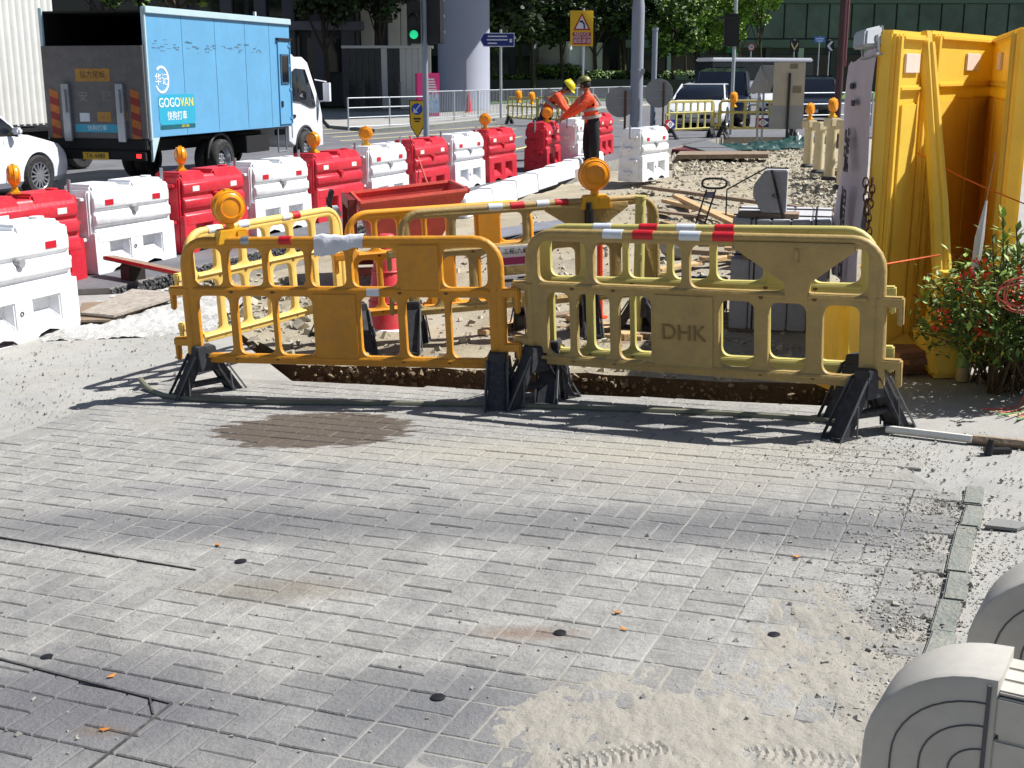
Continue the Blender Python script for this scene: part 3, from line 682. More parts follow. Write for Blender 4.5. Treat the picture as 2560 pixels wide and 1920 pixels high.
# white lime dust patch
bm = bmesh.new(); cx, cy = g(395, 775).x, g(395, 775).y; vv = {}
for j in range(121):
    for i in range(121):
        x = cx + (i-60)*.011; y = cy + (j-60)*.019; e = ((i-60)/52)**2 + ((j-60)/52)**2 + 1.1*fb((x*2.5, y*2.5), 4)
        vv[i,j] = bm.verts.new((x, y, Gz(x) + (.01 if y < 11.2 else .0) + .022*max(-.9, 1-e) + .018*fb((x*5, y*5), 2) + .012*fb((x*17, y*17), 6)))
for j in range(120):
    for i in range(120):
        f = [vv[i,j], vv[i+1,j], vv[i+1,j+1], vv[i,j+1]]
        if min(q.co.z-Gz(q.co.x) for q in f) > -.012: bm.faces.new(f)
me = bpy.data.meshes.new('dust'); bm.to_mesh(me); bm.free(); tag(obj('lime_dust', me, conc_mat('white lime dust', (192, 191, 188), (166, 165, 161), 0., bs=.9)), 'white powdery dust spread beside the plywood boards', 'dust', kind='stuff')
# ---- hose along the paving
pts = [(352,968,.05),(380,985,.02),(430,1000,.018),(520,1008,.018),(700,1014,.018),(960,1017,.018),(1200,1020,.018),(1500,1030,.018),(1800,1042,.018),(2040,1058,.018),(2110,1066,.018)]
cp = [g(a, c) + Vector((0,0,h)) for a, c, h in pts]
sm = []
for i in range(len(cp)-1):
    a, p, q, c = cp[max(0,i-1)], cp[i], cp[i+1], cp[min(len(cp)-1,i+2)]
    for k in range(5):
        s = k/5; sm.append(.5*((2*p)+(q-a)*s+(2*a-5*p+4*q-c)*s*s+(3*p-a-3*q+c)*s**3))
b = MB(); b.tube(sm+[cp[-1]], .0175, 8); tag(b.build('hose', mat('grey green hose', (112, 112, 92), .55, .2, 6, dust=.4), None), 'thick grey green hose lying in front of the near barriers', 'hose')
b = MB(); q0, q1 = g(2215, 1082), g(2430, 1108); b.tube([q0+Vector((0,0,.02)), q1+Vector((0,0,.02))], .02, 6); tag(b.build('pipe', mat('white pipe', (206, 204, 198), .5), None), 'short white pipe on the ground right of the DHK barrier', 'pipe')
b = MB(); q1, q2 = g(2425, 1106), g(2600, 1124); b.tube([q1+Vector((0,0,.018)), q2+Vector((0,0,.018))], .022, 6); tag(b.build('pipe', m_woodd, None), 'brown wooden pole on the ground below the flowering bush', 'pole')
b = MB(); b.cyl((0,0,0),(.01,0,.07),.02,.014); b.box((.05,.02,.012),(.12,.04,.02)); o = b.build('bottle_cap_tool', m_blk, None); o.location = g(2470, 1135); tag(o, 'small black tool lying by the white pipe', 'tool')
for k, (x, y, rr) in enumerate(((602,1410,.023),(1400,1590,.021),(1095,1752,.022),(118,1650,.02),(1935,1595,.02))):
    p = g(x, y); b = MB(); b.lathe([(rr,0),(rr,.003),(rr*.8,.0045)], 16); o = b.build('round_plug', m_blk, None); o.location = (p.x, p.y, p.z+.0105); o.rotation_euler = TILT.to_euler(); tag(o, 'small round black plug set in the paving', 'plug', 'black plugs in the paving')
r = random.Random(9)
m_leaf = mat('dry leaf', (186, 120, 50), .8, .3, 20)
for k, (x, y) in enumerate(((1543,1540),(1558,1582),(280,1700),(545,1370),(262,1835),(1990,1400))):
    p = g(x, y); b = MB(); s = .018; b.add([(-s,0,.004),(0,-s*.5,.002),(s,0,.006),(0,s*.5,.003),(-s,0,.0055),(0,-s*.5,.0035),(s,0,.0075),(0,s*.5,.0045)], [(3,2,1,0),(4,5,6,7),(0,1,5,4),(1,2,6,5),(2,3,7,6),(3,0,4,7)])
    o = b.build('dry_leaf', m_leaf, None); o.location = (p.x, p.y, p.z+.011); o.rotation_euler = (0,0,r.uniform(0,6)); tag(o, 'small dry orange brown leaf on the paving', 'leaf', 'dry leaves on the paving')
b = MB(); b.add([(-.09,-.02,0),(.02,-.06,0),(.10,.0,0),(-.02,.06,0),(-.09,-.02,.012),(.02,-.06,.012),(.10,.0,.012),(-.02,.06,.012)], [(3,2,1,0),(4,5,6,7),(0,1,5,4),(1,2,6,5),(2,3,7,6),(3,0,4,7)])
o = b.build('slate_piece', mat('grey slate', (118, 118, 116), .8), None); p = g(2515, 1315); o.location = p; tag(o, 'flat grey diamond shaped slab fragment on the gravel', 'slab')
# rubble and debris over the dig
pts = []; r = random.Random(21)
def dirtz(x, y): return Gz(x) + sdz(y) + .045*(fb((x*1.3, y*1.3))+.5*fb((x*5, y*5), 3))
for _ in range(5200):
    y = 7.2 + r.random()**1.3*24; x0 = -2.7 + (y-11.2)*.404 + .6; x0 = max(x0, -1.6 - (y-8)*.4) ; x1 = 2.0 + (y-7)*.23; x = r.uniform(x0, x1)
    e = x*.376+0 
    if (Vector((x, y))-Vector(F0)).cross(Vector(F1)-Vector(F0)) > -.05: continue
    s = min(.030, .004 + r.expovariate(1/.006)) * (1+.015*y)
    pts.append((x, y, dirtz(x, y)+s*.2, s))
for _ in range(1500):
    p = g(r.gauss(1720, 60), r.gauss(395, 16), -.1); s = r.uniform(.012,.05); pts.append((p.x, p.y, dirtz(p.x,p.y)+s*.3, s))
for _ in range(900):
    p = g(r.uniform(1980, 2110), r.gauss(480, 35), -.1); s = r.uniform(.01,.04); pts.append((p.x, p.y, dirtz(p.x,p.y)+s*.3, s))
for _ in range(700):
    p = g(r.uniform(430, 780), r.uniform(690, 850), -.1); s = min(.05, .006 + r.expovariate(1/.012)); pts.append((p.x, p.y, max(dirtz(p.x,p.y), Gz(p.x)-.12)+s*.3, s))
stones('site_rubble', pts, mat('pale rubble', (168, 160, 142), .9, .4, 5), seed=4, label='pale broken rubble strewn over the excavated dirt')
pts = []
for _ in range(1500):
    t = r.random(); p = Vector(F0) + (Vector(F1)-Vector(F0))*t; z = Gz(p.x) - .04 - r.random()*.36; s = min(.022, .002 + r.expovariate(1/.005)); pts.append((p.x + r.gauss(0,.008), p.y - .01 + r.gauss(0,.01), z, s))
stones('trench_wall_stones', pts, mat('soil with stones', (140, 122, 98), .95, .6, 25), seed=6, label='stony dark soil face of the trench below the near barriers')
pts = []
for _ in range(2600):
    t = r.random()*5.6; p = ROADEDGE0 + re*t; z = Gz(p.x) + .03 - r.random()*.09; s = r.uniform(.008,.022); pts.append((p.x + r.gauss(0,.006)+.004, p.y + r.gauss(0,.006), z, s))
stones('road_cut_aggregate', pts, mat('asphalt aggregate', (84, 84, 86), .9, .5, 20), seed=8, label='dark aggregate cut edge of the carriageway below the water barriers')

# steel frame of a recessed chamber cover in the paving, and a long open joint
m_frame = mat('dark cover frame', (58, 58, 60), .7, .3, 20, dust=.4)
t = thing('chamber_cover_frame', 'dark steel frame of a recessed chamber cover in the paving', 'cover frame', g(430, 1768))
def strip(a, c, w, par, org, h=.012):
    d = c-a; b = MB(); b.box((d.length/2, 0, 0), (d.length, w, .006)); o = b.build('frame_bar', m_frame, par); X = d.normalized(); Y = Vector((0,0,1)).cross(X).normalized(); Z = X.cross(Y)
    M = Matrix((X, Y, Z)).transposed().to_4x4(); M.translation = a-org+Vector((0,0,h)); o.matrix_local = M
o0 = g(430, 1768)
strip(g(-60, 1640), o0, .009, t, o0); strip(g(150, 1990), o0, .007, t, o0); strip(g(375, 1752), g(384, 1795), .006, t, o0)
t = thing('open_joint', 'long dark open joint across the left of the paving', 'joint', g(490, 1432)); strip(g(-60, 1340), g(490, 1432), .006, t, g(490, 1432))
# stacked brown paving slabs in the shade by the prop
m_brk = mat('brown paving slab', (128, 88, 62), .9, .2, 8, dust=.3); r = random.Random(17)
for k in range(11):
    P = g(2262 + 24*(k % 3) + r.uniform(-8, 8), 935 + 6*(k//3)*r.random()); b = MB(); b.box((0,0,.02), (.2, .1, .038)); o = b.build('paving_slab', m_brk, None, bevel=.004); o.location = P + Vector((r.uniform(-.03,.03), .05, .04*(k//3))); o.rotation_euler = (0, 0, r.gauss(.2, .15)); tag(o, 'brown paving slab in the loose pile by the prop post', 'slab', 'brown slabs by the prop post')
# ------------------------------------------------------------------ water-filled barriers
WL, WW, WH = 1.22, .44, .82
m_wred = mat('red barrier plastic', (196, 30, 50), .42, .1, 4, dust=.4, dustc=(168, 86, 84), bump=.2, bscale=25)
m_wwht = mat('white barrier plastic', (226, 228, 232), .42, .04, 4, dust=.45, dustc=(178, 174, 166), bump=.2, bscale=25)
m_rw = mat('reflector white', (226, 222, 214), .3, .03); m_rr = mat('reflector red', (186, 12, 40), .3, .03)
m_capd = mat('grey drain cap', (150, 150, 152), .6)
def water_barrier(m, white):
    t = thing('water_barrier', 'x', 'water barrier')
    L, W, H = WL, WW, WH
    # ribbed body: section swept along x
    half = [(W/2*.98,.30),(W/2*.98,.405),(W/2*.86,.425),(W/2*.80,.445),(W/2*.86,.465),(W/2*.98,.48),(W/2*.98,.565),(W/2*.86,.585),(W/2*.80,.60),(W/2*.86,.62),(W/2*.93,.635),(W/2*.93,.735),(W/2*.88,.745),(W/2*.80,H-.03),(W/2*.70,H)]
    sec = [(y,z) for y,z in half] + [(-y,z) for y,z in half[::-1]]
    b = MB()
    b.prism(sec, -L/2+.04, L/2-.04, 'yz'); o = b.build('upper_body', m, t, bevel=.007, seg=1)
    # top blocks either side of the lifting notch
    for x0, x1 in ((-L/2+.03, -.10), (.02, L/2-.03)):
        b = MB(); yy = W/2*.9
        b.hexa([(x0,-yy,.70),(x1,-yy,.70),(x1,yy,.70),(x0,yy,.70)], [(x0+.01,-yy*.82,H+.045),(x1-.05,-yy*.82,H+.045),(x1-.05,yy*.82,H+.045),(x0+.01,yy*.82,H+.045)]); b.build('top_block', m, t, bevel=.022)
    # lower body with recessed pockets on both long faces and fork slots below
    b = MB(); y0 = W/2; xs = [-L/2, -.40, -.10, .10, .40, L/2]; zs = [0., .10, .33, .405]
    for s in (-1, 1):
        def P(x, z, d=0.): return (x, s*(y0*(1.0-.04*z/.4)-d), z)
        for i in range(5):
            for j in range(3):
                a, c, e, f = xs[i], xs[i+1], zs[j], zs[j+1]
                if j == 1 and i in (1, 3):
                    a2, c2 = a+.035, c-.035; q = [P(a,e),P(c,e),P(c,f),P(a,f),P(a2,e+.09,.085),P(c2,e+.09,.085),P(c2,f-.02,.075),P(a2,f-.02,.075)]
                    fs = [(4,5,6,7),(0,1,5,4),(1,2,6,5),(2,3,7,6),(3,0,4,7)]
                    b.add(q, fs if s < 0 else [k[::-1] for k in fs])
                elif j == 0 and i in (1, 3):
                    m_ = (a+c)/2; q = [P(a,.0),P(a+.05,.035),P(m_,.055),P(c-.05,.035),P(c,.0),P(c,f),P(a,f)]
                    b.add(q, [(0,1,2,3,4,5,6) if s < 0 else (6,5,4,3,2,1,0)])
                else:
                    q = [P(a,e),P(c,e),P(c,f),P(a,f)]; b.add(q, [(0,1,2,3) if s < 0 else (3,2,1,0)])
    for s in (-1, 1):
        q = [(s*L/2,-y0,0),(s*L/2,y0,0),(s*L/2,y0*.96,.405),(s*L/2,-y0*.96,.405)]; b.add(q, [(0,1,2,3) if s > 0 else (3,2,1,0)])
    b.add([(-L/2,-y0*.96,.405),(L/2,-y0*.96,.405),(L/2,y0*.96,.405),(-L/2,y0*.96,.405),(-L/2,-y0,.0),(L/2,-y0,.0),(L/2,y0,.0),(-L/2,y0,.0)], [(0,1,2,3),(7,6,5,4)])
    b.build('lower_body', m, t, bevel=.010, seg=2)
    for s in (-1, 1):
        b = MB(); b.box((s*(L/2-.02), 0, .42), (.06, W*.74, .78)); b.build('end_face', m, t, bevel=.015)
        for k, z in enumerate((.14, .34, .54, .73)):
            b = MB(); b.box((s*(L/2+.035), .05*s*(1 if k % 2 else -1), z), (.07, .16, .035)); b.box((s*(L/2+.05), .05*s*(1 if k % 2 else -1), z-.035), (.035, .06, .05)); b.build('hinge_lug', m, t, bevel=.006)
    for s in (-1, 1):
        for x in (-.36, .36):
            b = MB(); b.box((x, s*(W/2*.935), .685), (.12, .006, .055)); b.build('reflector', m_rr if white else m_rw, t)
    b = MB(); b.cyl((L/2-.14,0,H+.04),(L/2-.14,0,H+.06),.055,n=14); b.build('filler_cap', m, t)
    b = MB(); b.cyl((0,-y0*.86,.595),(0,-y0*.86-.05,.59),.035,n=12); b.build('drain_cap', m_capd if white else m, t)
    if white:
        for s in (-1, 1):
            text('O', .05, m_ink, t, T3(-.03, s*(y0+.0), .215) @ (XZ if s < 0 else RZ(math.pi) @ XZ), .004)
    b = MB(); b.tube([(-L/2-.06,0,.70),(-L/2-.06,0,WH+.10)], .018, 8); b.build('lock_pin', m_steel, t)
    return t
A0 = g(248, 688, .05); A7 = g(1225, 457, .05); dirw = (A7-A0).normalized(); pw = (A7-A0).length/7; rw = math.atan2(dirw.y, dirw.x)
nw = Vector((dirw.y, -dirw.x, 0)).normalized()       # lit side
proto = {}
def wb(col, loc, rz, label, group=None):
    if col not in proto:
        proto[col] = water_barrier(m_wwht if col == 'w' else m_wred, col == 'w'); o = proto[col]
        o.location = loc; o.rotation_euler = (0,0,rz); tag(o, label, None, group)
        if group is None and 'group' in o: del o['group']
        return o
    o = dup(proto[col], loc, rz, label)
    if group: o['group'] = group
    elif 'group' in o: del o['group']
    return o
GR = 'water barriers in the roadside row'
lr = 'red water barrier in the roadside row with an amber lamp on top'; lw_ = 'white water barrier in the roadside row without any lamp'
seq = [('r', 'red water barrier with an amber lamp, partly hidden behind the lone white barrier', 1), ('w', 'white water barrier without a lamp, next to the plywood boards', 0), ('r', 'red water barrier with an amber lamp, in front of the truck rear wheel', 1), ('w', 'white water barrier without a lamp, in front of the truck side step', 0), ('r', 'red water barrier with an amber lamp, in front of the truck cab', 1), ('w', 'white water barrier in the roadside row with an amber lamp on top', 1), ('r', 'red water barrier with a thin red pole leaning on its face', 0), ('w', 'white water barrier without a lamp, just past the keep left sign', 0), ('r', 'red water barrier with an amber lamp, at the row end by the kerb blocks', 1)]
for k, (c, l, lp) in enumerate(seq):
    P = A0 + dirw*(pw*(k-1) + WL/2) - nw*WW/2; P.z = Gz(P.x)+.05
    wb(c, P, rw + rnd.gauss(0, .015), l, GR if l in (lr, lw_) else None)
    if lp:
        off = .30 if k else -.02
        lq = P + Vector((-dirw.x*.0, -dirw.y*.02, WH+.047)) - dirw*off
        lamp({0: 'amber lamp on the red water barrier behind the lone white barrier', 2: 'amber lamp on the red water barrier in front of the truck rear wheel', 4: 'amber lamp on the red water barrier in front of the truck cab', 5: 'amber lamp on a white water barrier', 8: 'amber lamp on the red water barrier at the end of the row'}[k], lq, R(-62) if k < 3 else (R(-35) if k < 5 else R(0)), 'amber lamps on red water barriers' if c != 'w' else None, box=False, s=.98)
# red pole leaning on one of them
P = A0 + dirw*(pw*5+.1)
b = MB(); b.tube([(0,0,0),(-.35,.25,.92)], .018, 6); o = b.build('pole', m_skip, None); o.location = P + Vector((.22,-.12,.0)); tag(o, 'thin rusty red pole leaning on a red water barrier', 'pole')
# separate near white barrier in front of the row
B0, B1 = g(-130, 912), g(203, 812); dd = (B1-B0).normalized(); nn = Vector((dd.y, -dd.x, 0)).normalized()
Pc = B1 - dd*WL/2 - nn*WW/2; Pc.z = Gz(Pc.x)
wb('w', Pc, math.atan2(dd.y, dd.x), 'white water barrier standing alone in front of the roadside row on the dusty concrete')
# the group at the far end, round the workers
def wb_px(c, px, py, ang, label, dz=.0):
    P = g(px, py, dz); d = Vector((math.cos(R(ang)), math.sin(R(ang)), 0)); n = Vector((d.y, -d.x, 0)); Q = P + d*WL/2 - n*WW/2; Q.z = P.z; return wb(c, Q, R(ang), label)
wb_px('r', 1368, 428, 76, 'red water barrier that the two workers bend over', .05)
wb_px('w', 1446, 412, 74, 'white water barrier behind the standing worker', .05)
wb_px('r', 1500, 392, 72, 'red water barrier just behind the standing worker', .05)
wb_px('w', 1606, 455, 62, 'white water barrier at the foot of the grey lamp post', -.02)
P = g(1368, 428, .05) + Vector((.0, .35, WH+.05)); lamp('amber lamp on the red water barrier beside the workers', P, 0, box=False, s=.98)
# ---- white temporary kerb blocks
m_kw = mat('white kerb block', (226, 226, 230), .6, .04, 6, dust=.2)
k0, k1 = g(1100, 545, -.10), g(1462, 412, -.04); k0 += nw*.28; k1 += nw*.28; n = 7; d = (k1-k0); L_ = d.length/n
for i in range(n):
    b = MB(); w = .13
    b.hexa([(.006,-w,0),(L_-.006,-w,0),(L_-.006,w,0),(.006,w,0)], [(.006,-w*.75,.30),(L_-.006,-w*.75,.30),(L_-.006,w,.30),(.006,w,.30)])
    o = b.build('kerb_block', m_kw, None, bevel=.02); o.location = k0 + d*(i/n); o.rotation_euler = (0, 0, math.atan2(d.y, d.x)+rnd.gauss(0,.01)); tag(o, 'white precast kerb block in the line below the roadside row', 'kerb', 'white kerb blocks')
# ------------------------------------------------------------------ yellow hoarding
m_hoard = mat('yellow hoarding plastic', (248, 216, 92), .45, .06, 3, dust=.15, dustc=(206, 172, 84), bump=.08, bscale=20)
nt = m_hoard.node_tree; _b = nt.nodes['Principled BSDF']; _t = nt.nodes.new('ShaderNodeBsdfTranslucent'); _m = nt.nodes.new('ShaderNodeMixShader'); _m.inputs[0].default_value = .28       # hollow moulded plastic lets sunlight through
nt.links.new(_b.inputs['Base Color'].links[0].from_socket, _t.inputs[0]); nt.links.new(_b.outputs[0], _m.inputs[1]); nt.links.new(_t.outputs[0], _m.inputs[2]); nt.links.new(_m.outputs[0], nt.nodes['Material Output'].inputs[0])
m_hlab = mat('faded label', (226, 206, 196), .6)
def hoarding(label, p0, p1, H=1.95, flip=False):
    p0, p1 = Vector(p0), Vector(p1); d = p1-p0; L = d.length; t = thing('hoarding', label, 'hoarding', (p0.x, p0.y, Gz(p0.x)), math.atan2(d.y, d.x))
    s = 1 if flip else -1; f = s*.05
    b = MB(); b.box((L/2, 0, H/2), (L, .10, H)); b.build('panel', m_hoard, t, bevel=.02)
    def ridge(x0, z0, x1, z1, w, th=.03):
        b = MB(); b.box(((x0+x1)/2, f+s*th/2-.002*s, (z0+z1)/2), (max(w, x1-x0), th, max(w, z1-z0))); return b.build('rib', m_hoard, t, bevel=.012)
    e = .05
    ridge(e*.4, .02, e*.4+.06, H-.02, .05); ridge(L-e*.4-.06, .02, L-e*.4, H-.02, .05)
    ridge(.09, H-.34, L-.09, H-.30, .03); ridge(.09, H-.06, L-.09, H-.02, .03)
    n = 2 if L > 1 else 1
    for i in range(n):
        x0 = .14 + (L-.28)*i/n; x1 = .14 + (L-.28)*(i+1)/n - .035; ridge(x0, .25, x1, H-.40, .03, .022)
    b = MB(); b.box((L*.5, f+s*.008, H-.18), (min(.3, L*.42), .016, .11)); b.build('label_plate', m_hlab, t, bevel=.004)
    b = MB(); b.hexa([(0.02,-.22,0),(L-.02,-.22,0),(L-.02,.22,0),(.02,.22,0)], [(0.05,-.06,.16),(L-.05,-.06,.16),(L-.05,.06,.16),(.05,.06,.16)]); b.build('base', m_hoard, t, bevel=.03)
    return t
h1a, h1b, h2b, h3b = (2.09, 7.21), (2.44, 7.72), (3.46, 9.16), (2.90, 7.28)
hp1 = hoarding('narrow yellow hoarding panel at the dig end with chain and floodlight', h1a, h1b)
hoarding('wide yellow hoarding panel half in shadow behind the leaning post', (2.50, 7.80), h2b)
hoarding('shaded yellow hoarding panel standing behind the flowering bush', h2b, h3b)
# leaning yellow post with its bulky base
P = g(2352, 935); t = thing('prop_post', 'slanted yellow plastic prop post leaning on the hoarding joint', 'prop', P)
tp = at(2312, 82, 7.66) - P
b = MB(); b.tube([(0,.0,.1), tuple(tp*.5 + Vector((.02,0,0))), tuple(tp)], .042, 8); b.tube([(.05,-.02,.12), tuple(tp*.5 + Vector((.06,-.03,0))), tuple(tp*.97+Vector((.03,-.02,0)))], .022, 8); b.build('post', m_hoard, t)
b = MB(); b.hexa([(-.10,-.13,0),(.10,-.13,0),(.10,.16,0),(-.10,.16,0)], [(-.07,-.06,.60),(.05,-.06,.60),(.05,.10,.60),(-.07,.10,.60)]); b.hexa([(-.10,-.13,.02),(.10,-.13,.02),(.10,.16,.02),(-.10,.16,.02)], [(-.15,-.11,.28),(.12,-.11,.28),(.12,.16,.28),(-.15,.16,.28)]); b.build('base', m_hoard, t, bevel=.03)
P = g(2130, 992); t = thing('ballast_block', 'rounded yellow plastic ballast foot behind the DHK barrier', 'ballast', P + Vector((.0,.12,0)), R(20))
b = MB(); b.hexa([(-.13,-.10,0),(.13,-.10,0),(.13,.25,0),(-.13,.25,0)], [(-.12,-.06,.58),(.11,-.06,.58),(.11,.2,.58),(-.12,.2,.58)]); b.build('body', m_hoard, t, bevel=.06, seg=3)
b = MB(); b.tube([(.10,-.08,.02),(.135,-.09,.25),(.10,-.08,.52),(.03,-.05,.72)], .03, 8); b.build('rib', m_hoard, t)
# banner on the outer side
m_ban = mat('banner cloth', (196, 186, 196), .8, .06, 4, bump=.25, bscale=9)
b = MB(); ni, nj = 10, 14; q = []
pa, pb = Vector((2.075, 7.22)), Vector((2.30, 8.7))
for j in range(nj+1):
    for i in range(ni+1):
        u, v = i/ni, j/nj; p = pa.lerp(pb, u); off = -.035 - .02*math.sin(u*7+v*4) - .015*math.sin(v*9)
        q.append((p.x+off, p.y, .42 + 1.52*v - .10*u*v + .02*math.sin(u*9)))
b.add(q, [(j*(ni+1)+i, (j+1)*(ni+1)+i, (j+1)*(ni+1)+i+1, j*(ni+1)+i+1) for j in range(nj) for i in range(ni)])
ban = b.build('banner', m_ban, None, angle=80); tag(ban, 'white cloth banner with black characters on the hoarding side', 'banner')
bd = (pb-pa); Mb = T3(pa.x-.075, pa.y, 0) @ RZ(math.atan2(bd.y, bd.x)) 
for k, (ch, z, u, sz) in enumerate((('號', 1.30, .55, .30), ('帽', .93, .55, .30), ('司', .58, .5, .26))):
    text(ch, sz, m_ink, ban, Mb @ T3(u*bd.length, -.0, z) @ RZ(math.pi) @ XZ, .004)
b = MB()
for (u, z) in ((.5, 1.72), (.42, 1.62)): b.box((u*bd.length, -.0, z), (.16, .006, .035), Mb)
b.build('print', m_ink, ban)
# floodlight on the panel top
P = at(2172, 96, 7.25); t = thing('floodlight', 'grey floodlight housing on top of the yellow hoarding', 'floodlight', P, R(35), M=RX(R(-14)))
b = MB(); b.hexa([(-.10,-.05,-.055),(.07,-.05,-.05),(.07,.05,-.05),(-.10,.05,-.055)], [(-.07,-.05,.04),(.07,-.05,.065),(.07,.05,.065),(-.07,.05,.04)]); b.build('housing', mat('pale grey casting', (176, 180, 184), .5, .1), t, bevel=.012)
b = MB(); b.box((.074,0,.008),(.012,.094,.11)); b.build('frame', m_steel, t, bevel=.003); b = MB(); b.box((.082,0,.008),(.006,.078,.092)); b.build('glass', mat('lamp glass', (120, 128, 140), .1, .05), t)
b = MB(); b.tube([(.0,-.055,-.1),(0,-.06,.0),(0,.06,.0),(0,.055,-.1)], .008, 6); b.box((0,0,-.10),(.05,.12,.012)); b.build('bracket', m_steel, t)
# rusty chain
t = thing('chain', 'rusty chain hanging on the narrow hoarding panel', 'chain', at(2180, 455, 7.12), R(35))
m_rust = mat('rusty iron', (70, 42, 24), .8, .4, 30)
b = MB()
for k in range(10):
    z = -.040*k; M = T3(.008*math.sin(k), 0, z) @ RZ(math.pi/2*(k % 2)+.5); b.tube([M @ Vector((.015*math.cos(a*math.pi/5), 0, .029*math.sin(a*math.pi/5))) for a in range(10)], .005, 5, True)
for k in range(5):
    z = -.040*k; M = T3(-.055+.006*k, 0, z) @ RZ(math.pi/2*((k+1) % 2)+.5); b.tube([M @ Vector((.015*math.cos(a*math.pi/5), 0, .029*math.sin(a*math.pi/5))) for a in range(10)], .005, 5, True)
b.build('links', m_rust, t)
# ropes
m_rope = mat('orange rope', (206, 92, 30), .8, .2, 30)
def rope(pts, r, label, m=m_rope, name='rope'):
    b = MB(); P = [Vector(p) for p in pts]; sm = []
    for i in range(len(P)-1):
        a, p, q, c = P[max(0,i-1)], P[i], P[i+1], P[min(len(P)-1,i+2)]
        for k in range(6): s = k/6; sm.append(.5*((2*p)+(q-a)*s+(2*a-5*p+4*q-c)*s*s+(3*p-a-3*q+c)*s**3))
    b.tube(sm+[P[-1]], r, 5); o = b.build(name, m, None); return tag(o, label, 'rope') if label else o
rope([at(2293,382,7.62), at(2420,450,7.2), at(2600,525,6.7)], .004, 'thin brown rope slung across the yellow hoarding')
rope([at(2205,662,6.6), at(2275,650,6.8), at(2350,637,6.85)], .006, 'orange rope tied from the khaki barrier to the prop')
# ------------------------------------------------------------------ flowering bush
m_lf = mat('bush leaf', (84, 110, 48), .55, .35, 25, rand=0.); m_lf2 = mat('bush leaf light', (130, 158, 70), .55, .3, 25)
m_flw = mat('ixora flower', (206, 48, 26), .6, .25, 40); m_stem = mat('stem', (84, 66, 44), .85, .2, 12)
BC = Vector((2.80, 6.72, 0)); BC.z = Gz(BC.x)
t = thing('flowering_bush', 'leafy bush with red flower clusters and tangled cords', 'bush', BC)
r = random.Random(31)
def leaf(b, c, d, s, up):
    d = d.normalized(); side = d.cross(up)
    if side.length < 1e-3: side = d.orthogonal()
    side.normalize(); n = side.cross(d)
    b.add([c, c+d*s*.5+side*s*.24+n*s*.05, c+d*s, c+d*s*.5-side*s*.24+n*s*.05], [(0,1,2),(0,2,3)])
b = MB(); b2 = MB(); st = MB(); ends = []
for k in range(90):
    a = r.uniform(0, 6.28); e = r.uniform(.15, 1.35); L_ = r.uniform(.35, .72); o0 = Vector((r.uniform(-.2,.2), r.uniform(-.2,.2), .0))
    d = Vector((math.cos(a)*math.cos(e)*.9, math.sin(a)*math.cos(e)*.9, math.sin(e)))
    p1 = o0 + d*L_ + Vector((0,0,.18)); mid = o0.lerp(p1, .5) + Vector((0,0,.1)); st.tube([o0, mid, p1], [.007,.005,.003], 5); ends.append((p1, d))
    for i in range(26):
        s = r.uniform(.25, 1.05); c = (o0.lerp(mid, s*2) if s < .5 else mid.lerp(p1, s*2-1)) + Vector((r.gauss(0,.03), r.gauss(0,.03), r.gauss(0,.03)))
        ld = Vector((r.gauss(0,1), r.gauss(0,1), r.gauss(.35,.6))); leaf(b2 if r.random() < .35 else b, c, ld, r.uniform(.035,.065), Vector((0,0,1)))
for k in range(3000):
    th = r.uniform(0, 6.28); ph = math.acos(r.uniform(-.6, 1)); rr = r.uniform(.6, 1.02); c = Vector((.52*rr*math.sin(ph)*math.cos(th)-.04, .46*rr*math.sin(ph)*math.sin(th), .40 + .40*rr*math.cos(ph)))
    if fb((c.x*5, c.y*5), c.z*5) > -.35: leaf(b2 if r.random() < .3 else b, c, Vector((r.gauss(0,1), r.gauss(0,1), r.gauss(.2,.6))), r.uniform(.04,.07), Vector((0,0,1)))
for k, (dx, dz) in enumerate(((-.20,.98),(-.04,1.02),(.02,.92),(-.12,.9))):
    p0 = Vector((dx+.04,-.1,.6)); p1 = Vector((dx,-.1,dz)); st.tube([p0,p1],.004,5)
    for i in range(22): leaf(b2, p0.lerp(p1, r.uniform(.2,1)), Vector((r.gauss(0,1), r.gauss(0,1), .9)), r.uniform(.05,.08), Vector((0,0,1)))
b.build('foliage', m_lf, t, smooth=False); b2.build('young_foliage', m_lf2, t, smooth=False); st.build('stem', m_stem, t)
for k, (x, y, z) in enumerate(((-.40,-.2,.62),(-.30,-.28,.40),(-.52,-.2,.42),(-.33,-.2,.70),(-.14,-.35,.73),(-.02,-.36,.70),(.08,-.3,.80),(.12,-.38,.66),(-.2,-.36,.58),(.1,-.38,.2),(.0,-.3,-.0+.06),(.2,-.3,.6),(-.06,-.4,.55))):
    f = MB()
    for i in range(34):
        d = Vector((r.gauss(0,1), r.gauss(0,1), r.gauss(0,1))).normalized(); c = Vector((x,y,z)) + d*.038
        leaf(f, c, d + Vector((r.gauss(0,.3), r.gauss(0,.3), r.gauss(0,.3))), .034, Vector((r.random(), r.random(), 1)))
    f.build('flower_cluster', m_flw, t, smooth=False)['kind'] = 'stuff'
